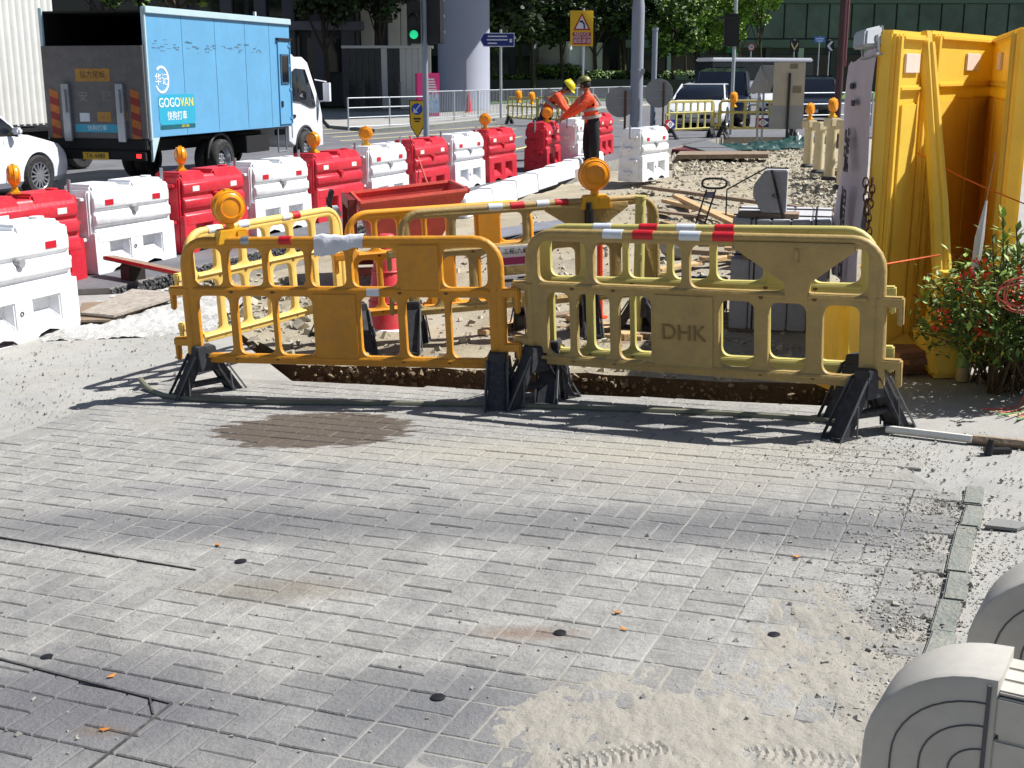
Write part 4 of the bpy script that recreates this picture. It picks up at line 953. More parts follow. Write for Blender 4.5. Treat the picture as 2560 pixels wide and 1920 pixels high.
# cords thrown over the bush
cols = [mat('pink cord', (190, 84, 70), .7, .2, 30), mat('pale cord', (206, 176, 140), .7, .2, 30), mat('green cord', (110, 160, 96), .7, .2, 30)]
for k in range(7):
    x = BC.x - .12 + .05*k; yy = BC.y - .40 - .03*(k % 3); z = BC.z
    pts = [(x+r.uniform(-.05,.05), yy+.1, z+.70), (x+r.uniform(-.03,.03), yy, z+.62), (x-.02*k*.2, yy-.02, z+.4), (x+.02*math.sin(k), yy-.03, z+.2), (x-.04-.03*k, yy-.05, z+.02), (x-.25-.03*k, yy-.1-.03*k, z+.012)]
    rope(pts, .0045, ['pink', 'pale', 'green'][k % 3] + ' cord hanging down the front of the flowering bush', cols[k % 3], 'cord')['group'] = ['pink', 'pale', 'green'][k % 3] + ' cords on the bush'
def coil(c, rad, turns, m, label):
    pts = [c + Vector((rad*(1+.25*math.sin(a*.37))*math.cos(a), .02*math.sin(a*.7)-.02, rad*(.75+.2*math.sin(a*.23))*math.sin(a))) for a in [i*.35 for i in range(int(turns*18))]]
    b = MB(); b.tube(pts, .0042, 5); tag(b.build('cord_coil', m, None), label, 'cord')
coil(BC + Vector((.0,-.44,.62)), .09, 4, cols[2], 'green cord coil draped on the flowering bush')
coil(BC + Vector((-.08,-.42,.72)), .07, 3, cols[1], 'pale cord coil lying over the red flowers')
coil(BC + Vector((-.20,-.43,.60)), .10, 4, cols[0], 'pink cord coil tangled over the bush top')
# white tapered stick in the bush and jar on the ground
P = at(2440, 640, 6.75); t = thing('closed_umbrella', 'thin white furled umbrella with a long rod stuck in the bush', 'umbrella', P)
b = MB(); b.tube([(0,0,-.1),(.01,0,.10),(.03,0,.30)], [.024,.026,.006], 8); b.build('canopy', mat('white furled cloth', (206, 204, 206), .7, .05), t); b = MB(); b.tube([(.028,0,.28),(.055,0,.56)], .004, 5); b.build('rod', mat('tan rod', (176, 130, 84), .7), t)
P = g(2405, 952); t = thing('jar', 'clear jar with a green label under the bush', 'jar', P)
b = MB(); b.lathe([(.035,0),(.038,.02),(.038,.08),(.03,.1)], 14); b.build('body', mat('cloudy plastic', (156, 140, 106), .35), t); b = MB(); b.lathe([(.0385,.08),(.0385,.165),(.03,.18),(.022,.185)], 14); b.build('label_wrap', mat('green label', (120, 150, 84), .5, .2, 40), t)
# ------------------------------------------------------------------ two white security cameras on the mast beside the lens
m_cam = mat('white camera casing', (182, 178, 170), .55, .08, 9, dust=.35, dustc=(140, 136, 128)); m_groove = mat('casing groove', (84, 84, 88), .8)
def seccam(label, px, py, Y, yaw):
    P = at(px, py, Y); Mc = Matrix.Identity(4)
    t = thing('security_camera', label, 'camera', P); t.rotation_euler = (0, 0, yaw); t.scale = (.84,)*3
    out = [(0,-.26),(0,.0)] + [(-.125+.125*math.cos(R(90-i*9)) if 0 else -.125*math.sin(R(i*9)), -.11+.11*math.cos(R(i*9))) for i in range(1, 11)] + [(-.128,-.26)]
    plate('end_cap', out, [], .10, m_cam, t, .008)
    b = MB()
    for k in (.80, .55, .30):
        pts = [(-.125*k*math.sin(R(i*9))-.0, -.0505, -.11*(1)+ (.11*k)*math.cos(R(i*9))-(.0)) for i in range(0, 11)] + [(-.127*k, -.0505, -.26)]
        b.tube(pts, .0011, 5)
    b.tube([(-.002,-.0505,.0),(-.002,-.0505,-.26)], .0025, 5)
    b.build('moulded_groove', m_groove, t)
    b = MB(); b.box((.17,.0,-.135),(.33,.092,.25)); b.build('body', m_cam, t, bevel=.006)
    for k in range(5):
        b = MB(); b.box((.17,-.0455,-.035-.05*k),(.328,.006,.044)); b.build('side_slat', m_cam, t, bevel=.002)
    for k in range(3):
        b = MB(); b.box((.17,-.031+.031*k,-.009),(.328,.028,.006)); b.build('top_slat', m_cam, t, bevel=.002)
    b = MB(); b.box((-.075,-.055,-.235),(.085,.02,.07)); b.build('window', mat('black glass', (10,10,14), .1), t, bevel=.01)
    b = MB(); b.box((-.022,-.056,-.205),(.016,.014,.10)); b.build('clip', m_steel, t, bevel=.002)
    b = MB(); b.tube([(.30,0,-.18),(.45,.05,-.22),(.62,.10,-.22)], .018, 8); b.build('bracket', m_cam, t)
    return t
s1 = seccam('white security camera with arched end cap, the one seen with its ribbed body', 2500, 1668, 1.06, R(-30))
s2 = seccam('white security camera of which only the arched grey end cap shows', 2745, 1425, 1.16, R(-30))
pm = Vector((s1.matrix_basis @ Vector((.62,.10,-.22))))
t = thing('camera_mast', 'grey steel mast carrying the white security cameras', 'mast', (pm.x, pm.y, Gz(pm.x)))
b = MB(); b.cyl((0,0,0),(0,0,2.4),.04,n=14); b.build('pole', m_steel, t); b = MB(); b.box((0,0,.01),(.24,.24,.02)); b.build('base_plate', m_steel, t)
# ------------------------------------------------------------------ black trolley handle
P = g(1735, 600, -.1); t = thing('hand_trolley', 'black tubular trolley handle with an oval grip', 'trolley', P, R(-8))
top = at(1800, 442, P.y+.0) - P
def hp(u, w): return Vector((top.x*u*.85 + w, 0, top.z*u))
b = MB(); b.tube([hp(0,-.04), hp(.8,-.06)], .011, 6); b.tube([hp(0,.06), hp(.8,.04)], .011, 6); b.build('shaft', m_blk, t)
b = MB(); cc = hp(.9, 0); b.tube([(cc.x + .135*math.copysign(abs(math.cos(a))**.6, math.cos(a)), 0, cc.z + .055*math.copysign(abs(math.sin(a))**.8, math.sin(a))) for a in [2*math.pi*k/24 for k in range(24)]], .014, 6, True); b.build('grip', m_blk, t)
b = MB(); cc = hp(.72, -.005); b.box((cc.x,0,cc.z),(.09,.012,.07)); b.build('plate', mat('slate blue plate', (84, 86, 110), .5), t)
b = MB(); b.box((0,.06,.05),(.26,.2,.03)); b.build('deck', m_blk, t)
for x in (-.1, .1):
    b = MB(); b.lathe([(.03,-.02),(.06,-.02),(.065,0),(.06,.02),(.03,.02)], 14, T3(x,.0,.065) @ RY(math.pi/2)); b.build('wheel', m_rub, t)
# ------------------------------------------------------------------ workers
m_or = mat('orange hi-vis jacket', (240, 84, 40), .7, .12, 12, bump=.4, bscale=18); m_trs = mat('black trousers', (20, 20, 24), .85, .3, 12, bump=.3, bscale=20)
m_skin = mat('skin', (150, 100, 74), .6, .08, 20); m_grey = mat('reflective stripe', (160, 158, 150), .4, .05); m_hair = mat('hair', (18, 16, 16), .7)
m_boot = mat('boot', (40, 36, 32), .8)
def person(label, P, rz, J, helmet, helm_m):
    """J: joints; one skinned surface, materials by bone region"""
    t = thing('person', label, 'person', P, rz)
    names = list(J); idx = {n: i for i, n in enumerate(names)}
    edges = [('pelvis','waist'),('waist','chest'),('chest','neck'),('neck','head'),('head','crown'),
             ('chest','ls'),('ls','le'),('le','lw'),('chest','rs'),('rs','re'),('re','rw'),('pelvis','lh'),('lh','lk'),('lk','la'),('la','lt'),('pelvis','rh'),('rh','rk'),('rk','ra'),('ra','rt')]
    rad = dict(pelvis=(.18,.15), waist=(.17,.14), chest=(.19,.145), neck=(.06,.06), head=(.085,.095), crown=(.07,.08), ls=(.085,.085), le=(.066,.066), lw=(.042,.042), rs=(.085,.085), re=(.066,.066), rw=(.042,.042),
               lh=(.125,.125), lk=(.095,.095), la=(.08,.08), lt=(.05,.045), rh=(.125,.125), rk=(.095,.095), ra=(.08,.08), rt=(.05,.045))
    E_ = list(edges)
    for s in ('l', 'r'):
        w = Vector(J[s+'w']); e = Vector(J[s+'e']); d = (w-e).normalized(); side = d.cross(Vector((0,0,1))).normalized() if abs(d.z) < .95 else Vector((1,0,0))
        nb_ = side.cross(d).normalized(); palm = w + d*.07; J[s+'p'] = tuple(palm); rad[s+'p'] = (.034,.028); E_.append((s+'w', s+'p'))
        for k in range(4):
            o_ = side*(.026-.0175*k); L_ = (.07,.08,.075,.06)[k]
            a_ = palm + o_ + d*.02; b_ = a_ + d*L_*.5 - nb_*.008; c_ = b_ + d*L_*.4 - nb_*.028
            for nm, q in (('a',a_),('b',b_),('c',c_)): J[f'{s}f{k}{nm}'] = tuple(q); rad[f'{s}f{k}{nm}'] = (.0095,.0095)
            E_ += [(s+'p', f'{s}f{k}a'), (f'{s}f{k}a', f'{s}f{k}b'), (f'{s}f{k}b', f'{s}f{k}c')]
        a_ = w + d*.035 + side*.035; b_ = a_ + d*.035 + side*.02 - nb_*.015
        J[s+'ta'] = tuple(a_); J[s+'tb'] = tuple(b_); rad[s+'ta'] = (.011,.011); rad[s+'tb'] = (.01,.01); E_ += [(s+'w', s+'ta'), (s+'ta', s+'tb')]
    names = list(J); idx = {n: i for i, n in enumerate(names)}
    me = bpy.data.meshes.new('body'); me.from_pydata([J[n] for n in names], [(idx[a], idx[c]) for a, c in E_], [])
    o = bpy.data.objects.new('body', me); C.objects.link(o)
    md = o.modifiers.new('skin', 'SKIN'); md.use_smooth_shade = True; md.branch_smoothing = .6
    for n in names: sv = me.skin_vertices[0].data[idx[n]]; sv.radius = rad[n]; sv.use_root = n == 'pelvis'
    sb = o.modifiers.new('sub', 'SUBSURF'); sb.levels = sb.render_levels = 2
    dg = bpy.context.evaluated_depsgraph_get(); nm = bpy.data.meshes.new_from_object(o.evaluated_get(dg)); bpy.data.objects.remove(o)
    for mm in (m_or, m_trs, m_skin, m_boot): nm.materials.append(mm)
    segs = [(Vector(J[a]), Vector(J[c]), a, c) for a, c in E_]
    for f in nm.polygons:
        c = f.center; best = min(segs, key=lambda s: (lambda tt: (s[0].lerp(s[1], tt)-c).length)(max(0, min(1, (c-s[0]).dot(s[1]-s[0])/max(1e-6, (s[1]-s[0]).length_squared)))))
        n = best[3]; f.use_smooth = True
        if n in ('head','crown') or n[1:2] in ('f','p','t') and n[0] in 'lr' and n not in ('lt','rt'): f.material_index = 2
        elif n in ('lt','rt'): f.material_index = 3
        elif n in ('lh','rh','lk','rk','la','ra'): f.material_index = 1
        else: f.material_index = 0
    body = bpy.data.objects.new('body', nm); C.objects.link(body); body.parent = t
    # face and hair
    H = Vector(J['head']); K = Vector(J['crown']); N_ = Vector(J['neck']); up = (K-N_).normalized(); fw = Vector(J['face']) if 'face' in J else Vector((0,1,0))
    fw = Vector(FACE[label]); fw = (fw - up*fw.dot(up)).normalized(); sd = fw.cross(up)
    hm = Matrix((sd, fw, up)).transposed().to_4x4(); hm.translation = H + up*.045
    b = MB(); b.hexa([(-.014,.085,-.035),(.014,.085,-.035),(.010,.075,-.035),(-.010,.075,-.035)], [(-.006,.095,.01),(.006,.095,.01),(.005,.08,.01),(-.005,.08,.01)]); b.hexa([(-.016,.092,-.035),(.016,.092,-.035),(.012,.115,-.03),(-.012,.115,-.03)], [(-.006,.09,.005),(.006,.09,.005),(.005,.1,.005),(-.005,.1,.005)])
    for s in (-1,1): b.sphere((s*.092,-.005,-.015), .028, 6, sc=(.4,.7,1))
    q = b.build('face', m_skin, t, bevel=.003); q.matrix_local = hm
    b = MB()
    for s in (-1,1): b.sphere((s*.034,.088,.012), .009, 6)
    b.box((0,.093,-.058),(.04,.008,.008)); q = b.build('eyes_and_mouth', m_hair, t); q.matrix_local = hm
    b = MB(); b.sphere((0,-.025,.01), .098, 10, sc=(1.0,1.0,1.0)); q = b.build('hair', m_hair, t); q.matrix_local = hm
    hel = thing_part('helmet', t, hm @ T3(0,-.005,.045))
    b = MB(); b.lathe([(.128,0),(.13,.012),(.124,.045),(.108,.085),(.075,.115),(.03,.128),(.001,.13)], 20, Matrix.Diagonal((.92,1.1,1,1))); b.build('shell', helm_m, hel)
    b = MB(); b.prism([(.10*math.cos(a), .118+.07*math.sin(a)) for a in [math.pi*k/8 for k in range(9)]], -.004, .006, 'xy'); b.build('peak', helm_m, hel, bevel=.003); b = MB(); b.box((0,-.01,.122),(.03,.2,.02)); b.build('crest', helm_m, hel, bevel=.008)
    # vest stripes round the trunk
    Wd = Vector(J['waist']); Cd = Vector(J['chest']); ax = (Cd-Wd).normalized(); e1 = (Vector(J['ls'])-Vector(J['rs'])).normalized(); e2 = ax.cross(e1).normalized()
    for u in (-.25, .35):
        c = Wd.lerp(Cd, u); b = MB(); k = 24
        for dz, rr in ((-.028,1),(.028,1)): pass
        rx, ry = .212, .178; ring = []
        for dz in (-.028, .028):
            ring += [c + ax*dz + e1*rx*math.cos(2*math.pi*i/k) + e2*ry*math.sin(2*math.pi*i/k) for i in range(k)]
        b.add(ring, [(i, (i+1) % k, k+(i+1) % k, k+i) for i in range(k)]); b.build('reflective_stripe', m_grey, t)
    for s in ('ls','rs'):
        S = Vector(J[s])*.62 + Cd*.38; top_ = S + ax*.075
        for sg in (-1, 1):
            b = MB(); q0 = Wd.lerp(Cd, .3) + (S-Cd)*.9 + e2*.178*sg; q1 = S + e2*.10*sg + ax*.03; b.tube([q0, q0.lerp(q1,.5)+e2*.012*sg, q1, top_], .022, 6); b.build('shoulder_stripe', m_grey, t)
    return t
FACE = {}
l2 = 'standing worker in orange hi-vis vest, black trousers and olive helmet'
FACE[l2] = (-.8,.5,-.35)
J2 = dict(pelvis=(0,0,.93), waist=(-.02,.01,1.10), chest=(-.07,.03,1.33), neck=(-.10,.06,1.49), head=(-.13,.09,1.56), crown=(-.145,.10,1.65),
          ls=(-.14,.20,1.40), le=(-.36,.30,1.16), lw=(-.56,.26,1.02), rs=(-.02,-.16,1.40), re=(-.26,-.22,1.16), rw=(-.50,-.08,1.02),
          lh=(-.04,.10,.90), lk=(-.08,.12,.48), la=(-.02,.13,.09), lt=(-.16,.15,.03), rh=(.04,-.10,.90), rk=(.05,-.12,.48), ra=(.07,-.12,.09), rt=(-.07,-.14,.03))
P2 = g(1478, 432, -.06); person(l2, P2, R(0), J2, None, mat('olive helmet', (112, 112, 52), .45, .1))
l1 = 'bending worker in orange hi-vis clothing and bright yellow helmet'
FACE[l1] = (.8,-.2,-.6)
J1 = dict(pelvis=(-.30,0,.90), waist=(-.22,0,1.06), chest=(-.06,.0,1.27), neck=(.09,-.01,1.37), head=(.15,-.02,1.41), crown=(.21,-.03,1.48),
          ls=(-.03,.19,1.31), le=(.12,.22,1.06), lw=(.26,.08,.93), rs=(-.03,-.19,1.31), re=(.10,-.22,1.06), rw=(.26,-.06,.93),
          lh=(-.30,.10,.87), lk=(-.24,.12,.47), la=(-.30,.12,.09), lt=(-.16,.14,.03), rh=(-.30,-.10,.87), rk=(-.20,-.12,.47), ra=(-.26,-.12,.09), rt=(-.12,-.14,.03))
Pw = at(1395, 400, 26.5); Pw = Vector((Pw.x, Pw.y, Gz(Pw.x)+.05)); person(l1, Pw, R(-8), J1, None, mat('yellow helmet', (232, 214, 30), .4, .05))
# ------------------------------------------------------------------ vehicles
m_glass = mat('dark car glass', (18, 22, 30), .06, .1, 4, spec=.8); m_tyre = mat('tyre', (26, 26, 28), .8, .2, 10, dust=.2)
m_alloy = mat('alloy rim', (150, 152, 158), .35, .1, 6, metal=.6); m_under = mat('underbody', (16, 16, 18), .8)
m_carw = mat('white car paint', (222, 224, 230), .25, .02, 3, coat=.6); m_navy = mat('dark navy paint', (22, 26, 42), .22, .05, 3, coat=.8); m_carb = mat('black car paint', (20, 20, 24), .22, .05, 3, coat=.8)
m_tl = mat('tail lamp', (170, 16, 20), .3); m_hl = mat('head lamp', (214, 220, 226), .15)
def wheel(par, x, y, r, w, M=None, spokes=5, rim=m_alloy, steel=False):
    s = 1 if y > 0 else -1
    t = thing_part('wheel', par, T3(x, y, r) @ RX(-s*math.pi/2))           # local +z points outwards
    b = MB(); b.lathe([(r*.62,-w/2),(r*.9,-w/2),(r*.985,-w*.36),(r,-w*.15),(r,w*.15),(r*.985,w*.36),(r*.9,w/2),(r*.66,w/2),(r*.62,w*.42)], 28, None, False); b.build('tyre', m_tyre, t)
    b = MB()
    if steel:
        b.lathe([(r*.64,w*.44),(r*.60,w*.42),(r*.55,w*.10),(r*.34,-w*.05),(r*.30,w*.12),(r*.16,w*.16),(.001,w*.16)], 24, None, False)
        for k in range(6): a = k*math.pi/3; b.cyl((r*.23*math.cos(a), r*.23*math.sin(a), w*.1),(r*.23*math.cos(a), r*.23*math.sin(a), w*.22), .02, n=6)
    else:
        b.lathe([(r*.66,w*.46),(r*.62,w*.48),(r*.58,w*.40),(r*.58,w*.1)], 28, None, False)
        for k in range(spokes*2):
            a = math.pi*k/spokes; b.hexa([(r*.1,-.02,w*.2),(r*.6,-.012,w*.22),(r*.6,.012,w*.22),(r*.1,.02,w*.2)], [(r*.1,-.02,w*.42),(r*.6,-.012,w*.45),(r*.6,.012,w*.45),(r*.1,.02,w*.42)], RZ(a))
        b.lathe([(r*.15,w*.2),(r*.15,w*.44),(.001,w*.45)], 14)
    b.build('rim', rim, t)
    b = MB(); b.lathe([(r*.60,-w*.3),(r*.60,w*.05),(.001,w*.05)], 20); b.build('brake_disc', m_under, t)
    return t
def car(name, label, P, rz, paint, st, roof, wx, wr=.33, W=.90, cat='car', wspokes=5, face=None):
    """st: stations (x, half width, z low, z top) of the lower body; roof: (x base, x roof...)"""
    t = thing(name, label, cat, P, rz)
    vs = []; fs = []; n = 12
    for (x, w, zl, zt) in st:
        zm = zl + (zt-zl)*.45
        prof = [(0,zl),(w*.86,zl),(w*.97,zl+.10),(w,zm),(w*.985,zt-.14),(w*.93,zt-.045),(w*.72,zt)]
        ring = prof + [(-y,z) for y,z in prof[::-1] if y > 0]
        ring = [(0,zl)] + prof[1:] + [(-y,z) for y,z in prof[:0:-1]]
        n = len(ring); vs += [(x,y,z) for y,z in ring]
    for i in range(len(st)-1):
        for k in range(n): fs.append((i*n+k, (i+1)*n+k, (i+1)*n+(k+1) % n, i*n+(k+1) % n))
    fs += [tuple(range(n)), tuple(range((len(st)-1)*n, len(st)*n))[::-1]]
    me = bpy.data.meshes.new('body'); me.from_pydata(vs, [], fs)
    bm = bmesh.new(); bm.from_mesh(me); bmesh.ops.recalc_face_normals(bm, faces=bm.faces); bm.to_mesh(me); bm.free()
    o = bpy.data.objects.new('body', me); C.objects.link(o); cut = MB()
    for x in wx:
        for s in (-1, 1): cut.cyl((x, s*(W-.28), wr), (x, s*(W+.2), wr), wr*1.13, n=28)
    cm = bpy.data.meshes.new('cut'); cm.from_pydata(cut.v, [], cut.f); bm = bmesh.new(); bm.from_mesh(cm); bmesh.ops.recalc_face_normals(bm, faces=bm.faces); bm.to_mesh(cm); bm.free()
    co = bpy.data.objects.new('cut', cm); C.objects.link(co)
    md = o.modifiers.new('b', 'BOOLEAN'); md.object = co; md.operation = 'DIFFERENCE'; md.solver = 'EXACT'
    dg = bpy.context.evaluated_depsgraph_get(); nm = bpy.data.meshes.new_from_object(o.evaluated_get(dg)); bpy.data.objects.remove(o); bpy.data.objects.remove(co)
    obj('body', nm, paint, t, True, 32)
    # glasshouse: loft from belt to roof
    (xb0, xr0, xr1, xb1, zb, zr, wb_, wr_) = roof
    b = MB(); m = 5; rings = []
    for k, (x0, x1, w, z) in enumerate(((xb0, xb1, wb_, zb-.05), (xb0*.8+xr0*.2, xb1*.8+xr1*.2, wb_*.97+wr_*.03, zb+(zr-zb)*.25), (xb0*.25+xr0*.75, xb1*.25+xr1*.75, wb_*.3+wr_*.7, zb+(zr-zb)*.82))):
        rings.append([(x0, -w*.86, z), (x0+.12, -w, z), (x1-.12, -w, z), (x1, -w*.86, z), (x1, w*.86, z), (x1-.12, w, z), (x0+.12, w, z), (x0, w*.86, z)])
    q = [p for rg in rings for p in rg]; f = [(i*8+k, i*8+(k+1) % 8, (i+1)*8+(k+1) % 8, (i+1)*8+k) for i in range(2) for k in range(8)] + [tuple(range(8))[::-1], tuple(range(16, 24))]
    b.add(q, f); b.build('glazing', m_glass, t, angle=30)
    b = MB(); z0 = zb+(zr-zb)*.80; x0, x1 = xb0*.26+xr0*.74, xb1*.26+xr1*.74; w = wb_*.31+wr_*.69+.006
    lo = [(x0,-w*.86,z0),(x0+.12,-w,z0),(x1-.12,-w,z0),(x1,-w*.86,z0),(x1,w*.86,z0),(x1-.12,w,z0),(x0+.12,w,z0),(x0,w*.86,z0)]
    hi = [(xr0+(.15 if i in (0,7,1,6) else -.15), y*.82, zr-.0) for i, (x, y, z) in enumerate(lo)]
    b.add(lo+hi, [(k, (k+1) % 8, 8+(k+1) % 8, 8+k) for k in range(8)] + [tuple(range(8, 16)), tuple(range(8))[::-1]]); b.build('roof', paint, t, bevel=.02)
    for s in (-1, 1):
        for xa, xc, y0 in ((xb0, x0, .93), (xb1, x1, .93), ((xb0+xb1)/2, (xb0+xb1)/2+.05, 1.0)): b = MB(); b.tube([(xa, s*wb_*y0, zb-.04), (xc, s*w*y0*.99, z0+.01)], .032, 6); b.build('pillar', paint, t)
    for x in wx:
        for s in (-1, 1): wheel(t, x, s*(W-.10), wr, .20, spokes=wspokes)
    xf = st[-1][0]; xr_ = st[0][0]; zt = st[-2][3]
    for s in (-1, 1):
        b = MB(); b.hexa([(xf-.14,s*.50,zt-.20),(xf-.02,s*.50,zt-.20),(xf-.25,s*.80,zt-.16),(xf-.30,s*.80,zt-.16)], [(xf-.14,s*.50,zt-.08),(xf-.06,s*.50,zt-.08),(xf-.27,s*.81,zt-.04),(xf-.32,s*.81,zt-.04)]); b.build('headlight', m_hl, t)
        b = MB(); b.box((xr_+.02, s*.68, st[1][3]-.22), (.06, .22, .10)); b.build('tail_light', m_tl, t, bevel=.01)
        b = MB(); b.box((xb1-.30, s*(W+.08), zb+.06), (.12, .16, .11)); b.build('mirror', paint, t, bevel=.03)
        b = MB(); b.tube([(xb1-.55, s*(W*.985), .28), (xb1-.55, s*(W+.001), zb-.06)], .004, 4); b.tube([(xb1-1.6, s*(W*.985), .28), (xb1-1.6, s*(W+.001), zb-.06)], .004, 4); b.build('door_seam', m_under, t)
        b = MB(); b.box((xb1-1.4, s*(W+.0), zb-.16), (.18, .03, .025)); b.build('door_handle', paint, t, bevel=.008)
    b = MB(); b.box((xf-.02, 0, .42), (.06, W*1.2, .16)); b.build('grille', m_under, t, bevel=.02)
    b = MB(); b.box((xf+.016, 0, .44), (.012, .44, .10)); b.build('number_plate', m_rwht, t)
    b = MB(); b.box((.0, 0, .26), (st[-1][0]-st[0][0]-.5, W*1.5, .10)); b.build('floor_pan', m_under, t)
    return t
SED = [(-2.25,.62,.40,.74),(-2.15,.80,.26,.92),(-1.4,.91,.20,1.00),(0,.92,.18,.98),(1.0,.92,.18,.96),(1.75,.90,.20,.82),(2.15,.80,.24,.68),(2.30,.58,.34,.58)]
VAN = [(-2.35,.80,.40,1.02),(-2.3,.88,.28,1.08),(-1.3,.92,.22,1.10),(0,.93,.20,1.10),(1.2,.93,.20,1.08),(1.9,.91,.22,1.02),(2.25,.82,.28,.90),(2.36,.66,.36,.72)]
SEDR = (-1.75,-.75,.45,1.35,.95,1.44,.86,.64); VANR = (-2.25,-2.05,.95,1.75,1.06,1.90,.88,.74)
def zroad(x): return Gz(x) + .05
P = g(1705, 325, .05); car('car', 'white electric saloon car waiting behind the far khaki barriers', (P.x+.95, P.y+1.6, P.z), R(-108), m_carw, SED, SEDR, (-1.42,1.42))
P = at(1812, 262, 41.5); car('car', 'dark navy people carrier facing the works behind the white saloon', (P.x, 42.0, zroad(P.x)), R(-101), m_navy, VAN, VANR, (-1.45,1.5), .34, .92, 'van')
P = at(2062, 262, 43); car('car', 'black car seen through the railing by the brown post', (P.x+.3, 46, zroad(P.x)), R(-104), m_carb, SED, (-1.75,-.95,.45,1.35,.95,1.62,.86,.68), (-1.42,1.42))
P = at(1990, 262, 54); car('car', 'white car half hidden behind the big sign board', (P.x, 56, zroad(P.x)), R(-110), m_carw, SED, SEDR, (-1.42,1.42))
# light bus further back
P = at(1900, 240, 70); t = thing('minibus', 'white light bus with a dark window band behind the people carrier', 'bus', (P.x, 72, zroad(P.x)), R(-160))
b = MB(); b.box((0,0,.85),(6.6,2.0,1.1)); b.build('body', m_carw, t, bevel=.1); b = MB(); b.box((0,0,1.85),(6.5,1.94,1.0)); b.build('glazing', mat('bus glass', (40, 48, 54), .15, .2, 2), t, bevel=.06); b = MB(); b.box((0,0,2.45),(6.4,1.96,.25)); b.build('roof', m_carw, t, bevel=.08)
for x in (-2.1, 2.1):
    for s in (-1, 1): wheel(t, x, s*.9, .36, .2)
# white car at the left, nose to the right
P = g(92, 492, .05); rzc = R(70)
Pc = Vector((P.x, P.y, 0)) + RZ(rzc) @ Vector((-1.42, .80, 0)); Pc.z = zroad(P.x) 
CW = [(-2.3,.72,.40,.98),(-2.2,.86,.28,1.10),(-1.4,.93,.22,1.14),(0,.94,.20,1.12),(.9,.94,.20,1.10),(1.5,.93,.20,1.04),(2.05,.88,.24,.92),(2.3,.78,.26,.80),(2.40,.60,.32,.66)]
car('car', 'white crossover car whose nose shows beside the blue truck', Pc, rzc, m_carw, CW, (-2.1,-1.5,.3,1.15,1.08,1.66,.88,.70), (-1.42,1.42), .36, .93, 'car', 7)
# ---- blue box truck
m_blue = mat('sky blue truck body', (98, 160, 200), .4, .07, 1.6, dust=.45, dustc=(104, 144, 170), bump=.1, bscale=8)
m_tail = mat('grey tail lift', (98, 95, 95), .5, .2, 5, dust=.4, dustc=(74, 70, 68)); m_ctr = mat('truck white', (224, 226, 230), .3, .03)
Pr, Pf = g(540, 444, .05), at(764, 400, 28.8)
d = (Pf-Pr); d.z = 0; rzt = math.atan2(d.y, d.x); wbase = 3.85
dn = d.normalized(); rn = Vector((dn.y, -dn.x, 0))
Pt = Pr - rn*.98 + Vector((.14,0,0)); Pt = Vector((Pt.x, Pt.y, zroad(Pt.x)))
t = thing('box_truck', 'blue box truck with white cab and raised grey tail lift', 'truck', Pt, rzt)   # origin under the rear axle, +x ahead, right side is -y
BX0, BX1, BW, BZ0, BZ1 = -2.55, 3.05, 1.05, .92, 3.10
b = MB(); th = .05
b.box(((BX0+BX1)/2,-BW+th/2,(BZ0+BZ1)/2),(BX1-BX0,th,BZ1-BZ0)); q = b.build('side_wall', m_blue, t, bevel=.008)
b = MB(); b.box(((BX0+BX1)/2,BW-th/2,(BZ0+BZ1)/2),(BX1-BX0,th,BZ1-BZ0)); b.build('side_wall', m_blue, t)
b = MB(); b.box((BX1-.025,0,(BZ0+BZ1)/2),(.05,BW*2-.11,BZ1-BZ0-.01)); b.build('front_wall', m_blue, t)
b = MB(); b.box(((BX0+BX1)/2,-BW+.06,(BZ0+BZ1)/2),(BX1-BX0-.02,.012,BZ1-BZ0-.02)); b.build('interior_shade', m_under, t); b = MB(); b.box(((BX0+BX1)/2,BW-.06,(BZ0+BZ1)/2),(BX1-BX0-.02,.012,BZ1-BZ0-.02)); b.build('interior_shade', m_under, t); b = MB(); b.box((BX1-.06,0,(BZ0+BZ1)/2),(.012,BW*2-.2,BZ1-BZ0-.02)); b.build('interior_shade', m_under, t)  # dark sheets added inside the box to paint its interior shade
b = MB(); b.box(((BX0+BX1)/2,0,BZ1-.02),(BX1-BX0-.01,BW*2-.11,.03)); b.build('roof', m_under, t)
b = MB(); b.box(((BX0+BX1)/2,0,BZ0+.03),(BX1-BX0-.01,BW*2-.11,.06)); b.build('cargo_floor', m_under, t)
m_trim = mat('pale trim', (178, 200, 206), .4, .05)
b = MB(); b.box(((BX0+BX1)/2,-BW-.004,BZ1+.0),(BX1-BX0+.04,.08,.12)); b.build('roof_trim', m_trim, t, bevel=.01)
b = MB(); b.box((BX0-.005,-BW+.02,(BZ0+BZ1)/2),(.06,.07,BZ1-BZ0+.1)); b.build('corner_post', m_trim, t, bevel=.01)
b = MB(); b.box((BX0-.005,BW-.02,(BZ0+BZ1)/2),(.06,.07,BZ1-BZ0+.1)); b.build('corner_post', m_trim, t, bevel=.01)
b = MB(); b.box((BX1*.53,-BW+.05,BZ1+.10),(.05,.05,.1)); b.build('roof_lamp', m_hl, t)
for x in (-1.35, -.15, 1.05, 2.1): b = MB(); b.box((x,-BW-.001,(BZ0+BZ1)/2),(.012,.004,BZ1-BZ0-.05)); b.build('panel_seam', mat('seam', (58, 110, 150), .5), t)
m_scuf = mat('scuffed paint', (60, 100, 128), .7, .4, 8, dust=.6, dustc=(150, 180, 196)); r = random.Random(77)
b = MB()
for k in range(60):
    x = r.uniform(BX0+.15, 1.7); z = 2.50 + r.gauss(0,.05); b.box((x,-BW-.0015,z),(r.uniform(.02,.16),.002,r.uniform(.008,.03)))
b.build('scrape_mark', m_scuf, t)
